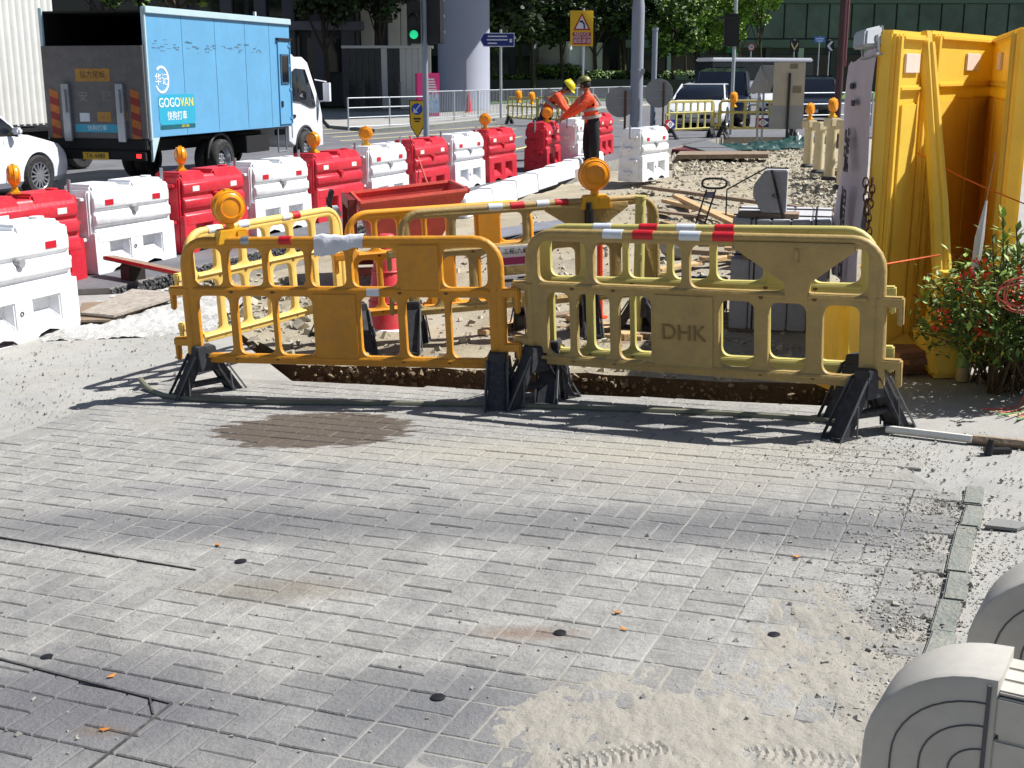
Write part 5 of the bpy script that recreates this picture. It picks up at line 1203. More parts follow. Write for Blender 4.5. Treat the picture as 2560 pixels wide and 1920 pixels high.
# side door
b = MB(); b.box((2.72,-BW-.012,1.83),(.56,.03,1.72)); b.build('side_door', m_blue, t, bevel=.006)
b = MB(); b.box((2.70,-BW-.03,2.12),(.34,.012,.56)); b.build('door_window', m_glass, t); 
b = MB()
for x0, x1, z0, z1 in ((2.51,2.89,2.39,2.43),(2.51,2.89,1.81,1.85),(2.51,2.55,1.83,2.42),(2.86,2.90,1.83,2.42)): b.box(((x0+x1)/2,-BW-.034,(z0+z1)/2),(x1-x0,.02,z1-z0))
b.build('window_frame', mat('window frame', (54, 84, 110), .5), t)
b = MB(); b.box((2.53,-BW-.035,1.40),(.08,.02,.12)); b.build('door_lock', m_blk, t); b = MB(); b.tube([(2.97,-BW-.04,.98),(2.97,-BW-.04,2.7)], .016, 6)
for z in (1.1,1.7,2.2,2.6): b.box((2.95,-BW-.03,z),(.10,.03,.05))
b.build('door_hinge_bar', m_blue, t); b = MB(); b.box((2.72,-BW-.03,2.74),(.66,.06,.04)); b.build('rain_gutter', m_under, t)
# graphics on the right side
sideM = lambda x, z: T3(x, -BW-.004, z) @ XZ
m_gr = mat('graphic white', (236, 238, 240), .5, .0); m_teal = mat('graphic teal', (44, 160, 190), .5, .03); m_gy = mat('graphic yellow', (240, 214, 60), .5, 0.)
def ringp(cx, cz, r0, r1, a0, a1, n=22): return [(cx+r1*math.cos(R(a0+(a1-a0)*i/n)), cz+r1*math.sin(R(a0+(a1-a0)*i/n))) for i in range(n+1)] + [(cx+r0*math.cos(R(a1-(a1-a0)*i/n)), cz+r0*math.sin(R(a1-(a1-a0)*i/n))) for i in range(n+1)]
plate('emblem_ring', ringp(0,0,.20,.24,-150,130), [], .004, m_gr, t, 0., sideM(-2.12, 1.92))
text('华记', .22, m_gr, t, sideM(-2.13, 1.91), .004)
plate('teal_sign', rrect(-.62,-.26,.62,.28,.09), [], .004, m_teal, t, 0., sideM(-1.66, 1.38))
plate('teal_sign_base', rrect(-.60,-.33,.60,-.255,.02), [], .004, mat('graphic dark teal', (20, 92, 104), .5), t, 0., sideM(-1.66, 1.38))
S2 = lambda x, z: T3(x, -BW-.008, z) @ XZ
text('GOGO', .23, m_gr, t, S2(-1.92, 1.51), .004); text('VAN', .23, m_gy, t, S2(-1.32, 1.51), .004); text('快狗打車', .17, m_gr, t, S2(-1.68, 1.27), .004); text('2337-1236', .06, m_gy, t, S2(-1.42, 1.09), .004)
# tail lift, rear end
b = MB(); b.box((BX0-.07,0,1.70),(.06,BW*2-.06,1.60)); tl_ = b.build('tail_lift', m_tail, t, bevel=.01)
RM = lambda y, z, x=0.: T3(BX0-.105-x, y, z) @ RZ(-math.pi/2) @ XZ
m_sgn = mat('amber rear sign', (172, 124, 40), .5, .2, 9, dust=.4, dustc=(90, 78, 60)); m_signg0 = mat('worn rear lettering', (132, 130, 128), .6)
m_chr, m_chy = mat('dirty chevron red', (140, 34, 30), .6, .2, 9, dust=.4, dustc=(86, 60, 54)), mat('dirty chevron orange', (184, 104, 34), .6, .2, 9, dust=.4, dustc=(100, 76, 56))
for (y, z, w, h) in ((.0,2.0,.70,.22),(-.18,1.28,.28,.17),(-.55,1.30,.22,.15),(.22,1.27,.2,.15)): b = MB(); b.box((BX0-.103,-y if 0 else y,z),(.006,w,h)); b.build('rear_sign', m_sgn if (y, z) != (.22, 1.27) else m_rwht, t)
text('協力尾板', .13, m_ink, t, RM(.0, 2.0), .003); text('安', .2, m_signg0, t, RM(.22, 1.62), .003); text('記', .2, m_signg0, t, RM(-.26, 1.62), .003)
b = MB(); b.box((BX0-.103,-.02,1.08),(.006,.9,.14)); b.build('rear_stripe', m_teal, t); text('快狗打車', .1, m_rwht, t, RM(-.02, 1.08), .003)
for y in (-.82, .82):
    for k in range(7): b = MB(); b.hexa([(BX0-.102,y-.09,.80+k*.13),(BX0-.102,y+.09,.86+k*.13),(BX0-.108,y+.09,.86+k*.13),(BX0-.108,y-.09,.80+k*.13)], [(BX0-.102,y-.09,.93+k*.13),(BX0-.102,y+.09,.99+k*.13),(BX0-.108,y+.09,.99+k*.13),(BX0-.108,y-.09,.93+k*.13)]); b.build('chevron_stripe', m_chr if k % 2 else m_chy, t)
for y in (-.55, .55):
    b = MB(); b.box((BX0-.13,y,1.35),(.08,.16,1.0)); b.box((BX0-.18,y,1.55),(.05,.06,.4)); b.build('lift_arm', m_steel, t, bevel=.01)
b = MB(); b.box((BX0-.02,0,.80),(.22,BW*2-.1,.20)); b.box((BX0-.1,0,.62),(.14,1.7,.16)); b.build('rear_bumper', m_under, t, bevel=.02)
for y in (-.85, .85): b = MB(); b.box((BX0-.18,y,.60),(.05,.34,.14)); b.build('tail_light', m_under, t); b = MB(); b.box((BX0-.21,y*1.05,.61),(.02,.09,.07)); b.build('lit_tail_lamp', mat('lit red lamp', (255, 40, 40), .3, 0., emit=1.5), t)
b = MB(); b.box((BX0-.185,0,.60),(.012,.52,.13)); b.build('number_plate', mat('plate yellow', (206, 166, 40), .5), t); text('TA 4480', .11, m_ink, t, RM(0,.60,.088), .003)
b = MB(); b.box((.6,0,.72),(4.4,.8,.22)); b.box((1.5,-.8,.62),(1.0,.4,.34)); b.box((2.75,-.9,.80),(.5,.05,.12)); b.build('chassis', m_under, t, bevel=.01)
b = MB(); b.cyl((1.1,-.86,.60),(2.0,-.86,.60),.12,n=14); b.build('exhaust_tank', m_blk, t)
b = MB()
for x in (2.42, 2.80): b.tube([(x,-1.0,.38),(x,-1.0,.90)], .018, 6)
b.tube([(2.42,-1.0,.40),(2.80,-1.0,.40)], .018, 6); b.build('step_ladder', m_steel, t)
b = MB(); b.hexa([(BX0,-BW,.5),(BX0+.25,-BW,.92),(BX0+.25,-BW+.04,.92),(BX0,-BW+.04,.5)], [(BX0,-BW,.92),(BX0+.35,-BW,.92),(BX0+.35,-BW+.04,.92),(BX0,-BW+.04,.92)]); b.build('side_skirt', m_trim, t)
for s in (-1, 1):
    wheel(t, 0, s*.94, .39, .23, steel=True); wheel(t, 0, s*.68, .39, .22, steel=True); wheel(t, wbase, s*.92, .39, .22, steel=True)
    b = MB(); b.tube([(.50*math.cos(R(a)), s*.95, .39+.50*math.sin(R(a))) for a in range(-5, 186, 12)], .035, 6); b.build('mudguard', m_blk, t)
# cab
cx0, cx1 = 3.10, 4.78
prof = [(cx0,.62),(cx0,2.15),(cx0+.35,2.33),(cx0+.75,2.34),(cx0+.98,2.24),(cx0+1.55,1.38),(cx0+1.66,1.10),(cx0+1.68,.46),(cx0+1.20,.44)] + [(wbase+.47*math.cos(R(a)), .39+.47*math.sin(R(a))) for a in range(12, 170, 14)] 
plate('cab', prof, [], 1.92, m_ctr, t, .05)
plate('roof_fairing', [(cx0,2.28),(cx0+.1,2.56),(cx0+.45,2.50),(cx0+.80,2.34)], [], 1.5, m_ctr, t, .05)
for s in (-1, 1):
    M = T3(0, s*.975, 0) @ XZ
    plate('door_window', [(cx0+.14,1.45),(cx0+.14,2.06),(cx0+.30,2.14),(cx0+.80,2.12),(cx0+1.22,1.52),(cx0+1.30,1.30),(cx0+1.05,1.30),(cx0+.55,1.42)], [], .03, m_glass, t, .004, M)
    b = MB(); b.box((cx0+.20,s*.97,1.12),(.16,.03,.07)); b.build('door_handle', m_blk, t, bevel=.01)
    b = MB(); b.tube([(cx0+.08,s*.968,.66),(cx0+.08,s*.968,2.1)], .008, 4); b.tube([(cx0+1.42,s*.968,.95),(cx0+1.42,s*.968,1.28)], .006, 4); b.build('door_seam', m_under, t)
    b = MB(); b.box((cx0+1.55,s*1.16,1.62),(.10,.16,.42)); b.tube([(cx0+1.35,s*.95,1.9),(cx0+1.55,s*1.16,1.85)], .015, 6); b.tube([(cx0+1.45,s*.95,1.4),(cx0+1.55,s*1.16,1.45)], .015, 6); b.build('mirror', m_ctr if s < 0 else m_blk, t, bevel=.02)
    b = MB(); b.tube([(wbase+.49*math.cos(R(a)), s*.95, .39+.49*math.sin(R(a))) for a in range(0, 181, 12)], .04, 6); b.build('wheel_arch_trim', m_blk, t)
b = MB(); b.hexa([(cx0+1.0,-.86,2.2),(cx0+1.53,-.88,1.40),(cx0+1.53,.88,1.40),(cx0+1.0,.86,2.2)], [(cx0+1.03,-.86,2.23),(cx0+1.57,-.88,1.42),(cx0+1.57,.88,1.42),(cx0+1.03,.86,2.23)]); b.build('windscreen', m_glass, t)
b = MB(); b.box((cx0+1.66,0,.55),(.10,1.9,.26)); b.build('front_bumper', m_blk, t, bevel=.03)
for s in (-1, 1): b = MB(); b.box((cx0+1.67,s*.74,.86),(.06,.34,.20)); b.build('headlight', m_hl, t, bevel=.02)
# ---- ribbed white container lorry at the left edge
P = Vector((-9.75, 27.3, 0)); t = thing('container_lorry', 'white ribbed container lorry standing left of the blue truck', 'truck', (P.x, P.y, zroad(P.x)), R(71))
m_rib = mat('dirty white container', (212, 210, 204), .5, .06, 1.5, dust=.2)
b = MB(); b.box((-3.2,1.2,2.45),(6.6,2.36,2.9)); b.build('container', m_rib, t, bevel=.02)
for k in range(34):
    b = MB(); b.prism([(0,0),(.05,-.035),(.12,-.035),(.17,0)], 1.05, 3.86, 'xy', T3(-6.45+k*.195,.02,0)); b.build('rib', m_rib, t)
b = MB(); b.box((-3.2,1.2,.80),(6.6,2.0,.28)); b.box((-3.2,.05,.93),(6.7,.06,.08)); b.build('chassis', m_under, t)
for x in (-5.2, -4.2, .9):
    for y in (.25, 2.15): wheel(t, x, y if y > 1 else .25-.0, .48, .28, steel=True) if y > 1 else wheel(t, x, y, .48, .28, steel=True)
b = MB(); b.box((1.1,1.2,1.6),(1.6,2.3,2.2)); b.build('cab', m_ctr, t, bevel=.12); b = MB(); b.box((1.15,1.2,2.1),(1.3,2.32,.7)); b.build('cab_glazing', m_glass, t, bevel=.05)
# ------------------------------------------------------------------ far footpath island, kerbs, railings, paint
zf = .17
fr = [(925,326),(1060,310),(1290,289),(1480,268),(1600,258)]
pr = [Vector((-5.6,43.5)), Vector((-3.1,47.0)), Vector((.4,55.0)), Vector((4.9,65.0)), Vector((9.0,74.0))]
slab('far_footpath', [[(pr[0].x-.3,pr[0].y-.8),(pr[1].x+.4,pr[1].y-1.0),(pr[4].x+1.2,pr[4].y-2),(pr[4].x-2,pr[4].y+40),(-14,100),(-14,66),(pr[0].x-1.5,pr[0].y+6)]], zf, .13, m_conc, m_kerb, 4)
slab('lawn', [[(-14,67),(12,78),(60,90),(60,150),(-14,150)]], zf+.06, .1, mat('lawn grass', (76, 112, 44), .9, .35, 3, bump=.6, bscale=12), m_kerb, 10)
m_rail = mat('silver railing paint', (176, 182, 186), .45, .08, 6, metal=.3)
def railing(label, pts, z, h, bars, label2=None, rails=(1., .12), step=.14):
    p0 = pts[0]; t = thing('railing', label, 'railing', (p0.x, p0.y, z))
    for i in range(len(pts)-1):
        a, c = pts[i], pts[i+1]; L = (c-a).length; n = max(1, round(L/2.0)); A = a-p0; D = c-a
        for k in range(n+(1 if i == len(pts)-2 else 0)):
            q = A + D*(k/n); b = MB(); b.cyl((q.x,q.y,0),(q.x,q.y,h),.03,n=8); b.build('post', m_rail, t)
        b = MB()
        for rr in rails: b.tube([(A.x,A.y,h*rr),(A.x+D.x,A.y+D.y,h*rr)], .024, 6)
        b.build('rail', m_rail, t)
        if bars:
            b = MB(); m = int(L/step)
            for k in range(m): q = A + D*((k+.5)/m); b.cyl((q.x,q.y,h*.12),(q.x,q.y,h*.985),.011,n=5)
            o = b.build('bar', m_rail, t); o['kind'] = 'stuff'
    return t
zz = lambda v: Gz(v.x)+zf
railing('silver open railing with three rails beside the kerb corner', [pr[0], pr[1]], zz(pr[0]), 1.1, False, rails=(.98,.68,.38,.1))
railing('long silver barred railing along the far footpath', pr[1:], zz(pr[1])+.05, 1.1, True)
railing('silver railing of square openings by the brown post', [Vector((9.2,41)), Vector((12.0,42.5))], .15, 1.1, False, rails=(.98,.66,.34))
# painted yellow hatching near the junction
t = MB(); ln = []
for k in range(5):
    a = g(850-20*k, 352-9*k, .054); c = g(1290-25*k, 322-9*k, .054); ln.append((a, c))
for k, (a, c) in enumerate(ln):
    b = MB(); w = .09; d = (c-a); n_ = Vector((-d.y, d.x, 0)).normalized()*w; m_ = 8; vs = []
    for i in range(m_+1): p = a.lerp(c, i/m_); vs += [Vector((p.x, p.y, zroad(p.x)+.004))-n_, Vector((p.x, p.y, zroad(p.x)+.004))+n_]
    b.add(vs, [(2*i, 2*i+2, 2*i+3, 2*i+1) for i in range(m_)]); tag(b.build('road_marking', m_ylw_line, None), kind='structure')
for k, ((x0, y0), (x1, y1)) in enumerate((((850,310),(1000,300)), ((750,432),(960,390)), ((560,470),(720,440)), ((1280,345),(1560,300)), ((1280,375),(1420,345)))):
    a, c = g(x0, y0, .054), g(x1, y1, .054); d = c-a; n_ = Vector((-d.y, d.x, 0)).normalized()*.07; b = MB(); b.add([Vector((p.x,p.y,zroad(p.x)+.004))+s*n_ for p in (a,c) for s in (-1,1)], [(0,2,3,1)]); tag(b.build('road_marking', m_white_paint if k in (0,1,2) else m_ylw_line, None, smooth=False), kind='structure')
# ------------------------------------------------------------------ street furniture
m_pole = mat('grey lamp post paint', (140, 146, 158), .5, .06, 3); m_signg = mat('sign back grey', (150, 148, 146), .55, .08, 5)
P = g(1588, 372, -.0); t = thing('lamp_post', 'tall grey lamp post with a thicker lower section', 'lamp post', P)
b = MB(); b.tube([(0,0,0),(0,0,3.1),(0,0,3.25),(0,0,3.5),(.0,0,8.5)], [.145,.145,.14,.105,.08], 18); b.build('column', m_pole, t)
b = MB(); b.lathe([(.15,1.75),(.155,1.77),(.155,1.80),(.15,1.82)], 18); b.box((.12,-.08,1.78),(.1,.1,.1)); b.build('collar', m_pole, t); b = MB(); b.box((0,-.14,.9),(.14,.03,.5)); b.build('access_door', m_pole, t, bevel=.008)
b = MB(); b.tube([(0,0,8.3),(0,-.8,8.7),(0,-1.6,8.75)], .05, 8); b.box((0,-1.8,8.74),(.3,.7,.12)); b.build('lantern_arm', m_pole, t)
P = at(1632, 300, 40); t = thing('short_pole', 'capped grey steel pole beside the tall lamp post', 'pole', (P.x, P.y, zroad(P.x))); b = MB(); b.cyl((0,0,0),(0,0,3.0),.085,n=14); b.build('column', m_pole, t); b = MB(); b.cyl((0,0,2.98),(0,0,3.06),.10,n=14); b.build('cap', m_pole, t)
# keep-left plate and traffic signals
m_sigb = mat('signal black', (18, 19, 21), .6, .1); m_ysig = mat('sign yellow', (226, 176, 20), .5, .04); m_bsig = mat('sign blue', (22, 70, 176), .5, .03); m_rsig = mat('sign red', (168, 22, 30), .5, .04); m_wsig = mat('sign white', (214, 214, 218), .5, .03)
P = g(1066, 366, .05); Ys = P.y
t = thing('traffic_signal', 'grey signal pole with black heads showing a green light', 'traffic signal', P)
b = MB(); b.cyl((0,0,0),(0,0,4.6),.075,n=14); b.build('pole', m_pole, t)
sc = Ys*1.03/PF
for k, (px, w, on, yaw) in enumerate(((1040,.34,True,0.),(1090,.40,False,150.))):
    x = (px-1064)*sc; h = thing_part('signal_head', t, T3(x, -.05, CAMH-P.z+(188-60)*sc) @ RZ(R(yaw)))
    b = MB(); b.box((0,0,0),(w,.22,1.25)); b.build('housing', m_sigb, h, bevel=.02)
    for i, mm in enumerate((m_sigb, m_sigb, mat('green signal light', (40, 240, 160), .3, 0., emit=.35) if on else m_sigb)):
        z = .40-.40*i
        b = MB(); b.lathe([(.001,0),(.11,0),(.105,.02),(.001,.03)], 16, T3(0,-.11,z) @ RX(math.pi/2)); b.build('aspect', mm, h)
        b = MB(); n = 10; vs = []
        for a in range(n+1):
            c, s_ = math.cos(math.pi*a/n), math.sin(math.pi*a/n); vs += [(.135*c,-.11,z+.135*s_), (.13*c,-.34+.1*(1-s_),z+.13*s_)]
        b.add(vs, [(2*a,2*a+2,2*a+3,2*a+1) for a in range(n)]); b.build('visor', m_sigb, h)
P = g(1044, 358, .05); t = thing('keep_left_sign', 'yellow shield shaped plate with a blue keep left arrow', 'sign', P)
pts = [(-.24,.18+1.0),(-.24,.62),(0,.28),(.24,.62),(.24,1.18),(.20,1.22),(-.20,1.22)]
zo = CAMH - P.z - (345-188)*sc + .0
sc2 = P.y*1.03/PF; h0 = (358-258)*sc2; M = T3(0,0,0) @ XZ
plate('plate', [(-.21,h0),(-.21,h0-.62),(-.17,h0-.75),(0,h0-1.03),(.17,h0-.75),(.21,h0-.62),(.21,h0)], [], .03, mat('sign border black', (40,34,20), .5), t, .003, T3(0,.02,0) @ XZ)
plate('face', [(-.185,h0-.025),(-.185,h0-.62),(-.15,h0-.74),(0,h0-.99),(.15,h0-.74),(.185,h0-.62),(.185,h0-.025)], [], .03, m_ysig, t, 0., T3(0,-.0,0) @ XZ)
plate('disc', circ(0,h0-.24,.155), [], .012, m_bsig, t, 0., T3(0,-.02,0) @ XZ)
A = Matrix.Rotation(R(0), 4, 'Z'); ca = [(.10,h0-.13),(.075,h0-.11),(-.045,h0-.26),(-.095,h0-.20),(-.10,h0-.345),(.04,h0-.335),(-.02,h0-.285)]
plate('arrow', ca, [], .008, m_wsig, t, 0., T3(0,-.028,0) @ XZ)
b = MB(); b.box((0,-.018,h0-.50),(.20,.006,.045)); b.box((0,-.018,h0-.57),(.14,.006,.035)); b.build('print', m_ink, t); b = MB(); b.box((0,.05,h0*.5-.1),(.05,.05,h0*.98)); b.build('stake', m_steel, t); b = MB(); b.box((.25,.08,h0-.35),(.10,.03,.6)); b.build('side_plate', m_ysig, t)
# blue direction sign
Y = 50; P = at(1248, 275, Y); zb = Gz(P.x)+zf; t = thing('direction_sign', 'blue arrow shaped direction sign on a slim white post', 'sign', (P.x, Y, zb)); s_ = Y*1.0/PF*1.01
zs = CAMH-zb+(188-106)*s_; 
plate('border', [(-37*s_,16*s_),(-46*s_,0),(-37*s_,-16*s_),(37*s_,-16*s_),(37*s_,16*s_)], [], .03, m_wsig, t, 0., T3(0,0,zs) @ XZ)
plate('board', [(-36*s_,14*s_),(-44*s_,0),(-36*s_,-14*s_),(35*s_,-14*s_),(35*s_,14*s_)], [], .03, mat('sign navy', (26, 40, 120), .5), t, 0., T3(0,-.01,zs) @ XZ)
b = MB()
for zz_, w in ((8,46),(0,50),(-8,22)): b.box((-4*s_+(-12*s_ if w == 22 else 0),-.03,zs+zz_*s_),(w*s_,.004,3*s_))
b.box((28*s_,-.03,zs-2*s_),(6*s_,.004,8*s_)); b.build('print', m_wsig, t); b = MB(); b.cyl((4*s_,.05,0),(4*s_,.05,zs+24*s_),.05,n=10); b.build('post', m_rail, t)
# yellow bend warning sign
Y = 58; P = at(1452, 270, Y); zb = Gz(P.x)+zf; s_ = Y/PF*1.0; t = thing('warning_sign', 'yellow bend warning sign reading reduce speed now', 'sign', (P.x, Y, zb))
def S(px, py): return ((px-1447)*s_, CAMH-zb+(188-py)*s_)
plate('board', [S(1420,118),S(1474,120),S(1474,38),S(1419,38)], [], .04, m_ysig, t, .004)
plate('triangle', [S(1426,83),S(1468,83),S(1447,43)], [], .02, m_rsig, t, 0., T3(0,-.025,0) @ XZ); plate('triangle_face', [S(1432,79.5),S(1462,79.5),S(1447,50)], [], .012, m_wsig, t, 0., T3(0,-.035,0) @ XZ)
plate('bend_arrow', [S(1451,79),S(1455,79),S(1454,68),S(1449,61),S(1445,60),S(1441,62),S(1443,65),S(1448,65.5),S(1450.5,70)], [], .01, m_ink, t, 0., T3(0,-.042,0) @ XZ)
plate('caption', [S(1425,116),S(1469,116),S(1469,88),S(1425,88)], [], .02, m_rsig, t, 0., T3(0,-.025,0) @ XZ)
for k, (tx, py, sz) in enumerate((('REDUCE', 92, 9.5), ('SPEED NOW', 99.5, 8.), ('減低車速', 109, 11))): q = S(1447, py); text(tx, sz*s_, m_wsig, t, T3(q[0], -.038, q[1]) @ XZ, .004)
b = MB(); b.cyl((.08,.06,0),(.08,.06,CAMH-zb+(188-32)*s_),.05,n=10); b.build('post', m_rail, t)
# pink poster kiosk
Y = 56; P = at(1070, 330, Y); zb = Gz(P.x)+zf; s_ = Y/PF; t = thing('poster_kiosk', 'pink advertising kiosk behind the signal pole', 'kiosk', (P.x, Y, zb), R(12)); hk = CAMH-zb+(188-183)*s_
b = MB(); b.box((0,0,hk/2),(.98,.6,hk)); b.build('cabinet', mat('kiosk pink', (224, 60, 130), .5, .12, 1.5), t, bevel=.02); b = MB(); b.box((.1,-.31,hk*.30),(.72,.02,hk*.42)); b.build('poster', mat('poster blue white', (150, 180, 214), .5, .4, 6), t)
b = MB()
for k in range(5): b.box((.12,-.325,hk*(.62+.06*k)),(.5-.05*k,.01,hk*.035))
b.build('print', m_wsig, t)
text('60', .55, m_wsig, t, T3(.12,-.335,hk*.47) @ XZ, .01)
# traffic cone far behind the railing
P = at(1172, 286, 60); b = MB(); b.lathe([(.22,0),(.16,.05),(.03,1.0),(.0001,1.02)], 12); o = b.build('far_cone', mat('far cone red', (200, 40, 50), .6), None); o.location = (P.x, 60, Gz(P.x)+zf); tag(o, 'tall red cone behind the silver railing by the big column', 'cone')
# sign backs near the lamp post
for k, (px, py, base, rr, lb) in enumerate(((1549,262,372,36,'round grey sign back on a brown stake left of the lamp post'),(1644,240,345,34,'round grey sign back on a brown stake right of the lamp post'))):
    P = g(px+12, base, .0); s_ = P.y*1.02/PF; t = thing('round_sign', lb, 'sign', P, R(-12)); h = (base-py)*s_
    b = MB(); b.lathe([(rr*s_,-.012),(rr*s_,.012)], 28, T3(-12*s_,0,h) @ XZ); b.build('disc', m_signg, t, bevel=.004); b = MB(); b.box((0,-.04,h*.62),(.05,.04,h*1.24)); b.build('stake', mat('brown stake', (92, 66, 40), .7), t); b = MB(); b.box((-6*s_,-.02,h+.1),(rr*1.2*s_,.02,.03)); b.box((-6*s_,-.02,h-.12),(rr*1.2*s_,.02,.03)); b.build('clamp', m_steel, t)
P = g(1966, 352, .0); s_ = P.y*1.02/PF; t = thing('sign_board', 'large blank grey sign board back on a black stake', 'sign', P)
b = MB(); b.box((0,.05,(352-219)*s_),(75*s_,.03,100*s_)); b.build('upper_board', mat('board back', (176, 164, 144), .6, .08, 3), t, bevel=.005); b = MB(); b.box((-2*s_,.07,(352-296)*s_),(82*s_,.03,56*s_)); b.build('lower_board', m_signg, t, bevel=.005); b = MB(); b.box((0,0,79*s_),(.06,.05,158*s_)); b.build('stake', m_blk, t)
b = MB(); b.box((10*s_,.03,(352-178)*s_),(18*s_,.012,12*s_)); b.box((20*s_,.03,(352-232)*s_),(20*s_,.02,16*s_)); b.build('sticker', mat('board sticker', (120, 110, 84), .6), t)
for k, (cx_, lb) in enumerate(((1893,'grey triangular sign back standing point up near the people carrier'),(1912,'grey triangular sign back hanging point down beside the big board'))):
    P = g(cx_, 350, .0); P.y += .4*k; s_ = P.y*1.02/PF; t = thing('triangle_sign', lb, 'sign', P)
    q = [(-27,110),(27,110),(0,172)] if k == 0 else [(-8,172),(34,172),(14,112)]
    plate('board', [(a*s_, c*s_) for a, c in q], [], .03, m_signg, t, .004); b = MB(); b.box((0,.05,55*s_),(.05,.05,112*s_)); b.build('stake', m_steel, t)
# far khaki barriers
for k, (x0, y0, x1, y1, lb) in enumerate(((1668,352,1782,346,'pale khaki barrier with a D sign in front of the white saloon'),(1795,346,1990,346,'pale khaki barrier with a D sign below the big sign board'),(1270,312,1345,316,'small pale barrier behind the bending worker, nearest the railing'),(1345,316,1420,318,'small pale barrier just behind the bending worker'),(1395,314,1450,318,'small pale barrier behind the yellow helmet'))):
    a, c = g(x0, y0, .02), g(x1, y1, .02); tt, LL = barrier(lb, a, c, m_olv, 'plain', False, feet=((.05,R(30)),(.95,R(-30))), Ht=1.0, detail=False)
    if k < 2:
        q = thing_part('d_sign', tt, T3(LL*(.02 if k == 0 else .56), -.05, .42)); b = MB(); b.box((-.10,0,0),(.2,.012,.24)); b.build('red_half', m_rsig, q); b = MB(); b.box((.10,0,0),(.2,.012,.24)); b.build('navy_half', mat('sign navy', (26, 40, 120), .5), q)
        plate('diamond', [(-.16,0),(0,-.1),(.16,0),(0,.1)], [], .01, m_wsig, q, 0., T3(0,-.01,0) @ XZ); text('D', .14, m_ink, q, T3(0,-.018,0) @ XZ, .004)
lampP = [(1297,246,31,'amber lamp on the small far barrier, near the railing'),(1330,250,31.2,'amber lamp on the small far barrier behind the bending worker')]
for px, py, Y, lb in lampP: P = at(px, py, Y); lamp(lb, (P.x, Y, P.z-.1), R(60), box=False, s=1.1)
P = at(1834, 268, 34.2); lamp('amber lamp on the far barrier below the big sign board', (P.x, 34.2, P.z), R(60), box=False, s=1.5)
# khaki delineator posts on the right, with lamps
m_tan = mat('tan plastic', (206, 190, 150), .55, .08, 4, dust=.2)
for k, (px, py, top) in enumerate(((2018,418,322),(2044,432,328),(2072,450,322),(2104,472,330))):
    P = g(px, py, .0); s_ = P.y*1.02/PF; h = (py-top)*s_*1.12; t = thing('tan_post', 'thick tan plastic barrier post with a collar, standing in a row by the hoarding', 'post', P, R(30), 'tan barrier posts by the hoarding')
    b = MB(); b.lathe([(.085,0),(.085,h),(.06,h+.02)], 16); b.build('tube', m_tan, t); b = MB(); b.box((0,0,h-.04),(.22,.2,.14)); b.box((.13,0,h*.8),(.12,.06,.08)); b.build('collar', m_tan, t, bevel=.015)
    b = MB(); b.lathe([(.13,0),(.13,.03),(.09,.06)], 16); b.build('base', m_rub, t)
    if k in (0, 2): lamp('amber lamp on a tan barrier post by the hoarding', P + Vector((0,0,h+.04)), R(55), 'amber lamps on tan posts', box=False, s=1.15)
for k in range(2):
    a = g(2128+4*k, 470-40*k, .0); c = a + Vector((.45, 1.8, 0)); barrier('pale khaki barrier seen edge on behind the tan posts' if k == 0 else 'further pale khaki barrier seen edge on behind the tan posts', a, c, m_olv, 'plain', False, feet=((.5,0.),), detail=False)
# brown post
P = at(2092, 300, 30); t = thing('brown_post', 'tall dark brown steel post behind the tan posts', 'post', (P.x, 30, Gz(P.x)))
b = MB(); b.cyl((0,0,0),(0,0,5),.085,n=14); b.build('column', mat('brown post paint', (66, 34, 40), .5, .1), t); b = MB(); b.cyl((.11,0,1.9),(.11,0,5),.03,n=8); b.box((.06,0,1.95),(.16,.08,.12)); b.build('conduit', mat('brown conduit', (120, 70, 76), .5), t)
# second signal, far
P = at(1828, 300, 36); s_ = 36*1.02/PF; t = thing('traffic_signal', 'dark signal head on a slim pole in front of the people carrier', 'traffic signal', (P.x, 36, zroad(P.x)))
zb = CAMH - zroad(P.x); b = MB(); b.cyl((0,0,0),(0,0,zb+(188+30)*s_),.05,n=10); b.build('pole', m_rail, t); b = MB(); b.box((-8*s_,0,zb+(188-85)*s_),(34*s_,.25,74*s_)); b.build('housing', m_sigb, t, bevel=.02); b = MB(); b.box((-20*s_,-.05,zb+(188-57)*s_),(38*s_,.3,6*s_)); b.build('visor', m_sigb, t)
# small far signs
def far_sign(name, label, px, py, w, h, Y, m, base=None, extra=None):
    P = at(px, py, Y); s_ = Y/PF; zb = Gz(P.x)+.05; t = thing(name, label, 'sign', (P.x, Y, zb)); z = P.z-zb
    b = MB(); b.box((0,-.03,z),(w*s_,.03,h*s_)); b.build('board', m, t, bevel=.004); b = MB(); b.cyl((0,.03,0),(0,.03,z+h*s_*.6),.035,n=8); b.build('post', m_rail, t); return t, z, s_
t, z, s_ = far_sign('chevron_sign', 'black and cream chevron sign left of the blue sign', 1986, 115, 22, 26, 75, m_ink); plate('chevron', [(-8*s_,10*s_),(0,-6*s_),(8*s_,10*s_),(8*s_,2*s_),(0,-11*s_),(-8*s_,2*s_)], [], .02, m_ylw_line, t, 0., T3(0,-.05,z) @ XZ)
t, z, s_ = far_sign('chevron_sign', 'black chevron sign with a white arrow beside the brown post', 2074, 115, 20, 26, 74, m_ink); plate('chevron', [(-7*s_,0),(2*s_,11*s_),(8*s_,11*s_),(0,0),(8*s_,-11*s_),(2*s_,-11*s_)], [], .02, m_wsig, t, 0., T3(0,-.05,z) @ XZ)
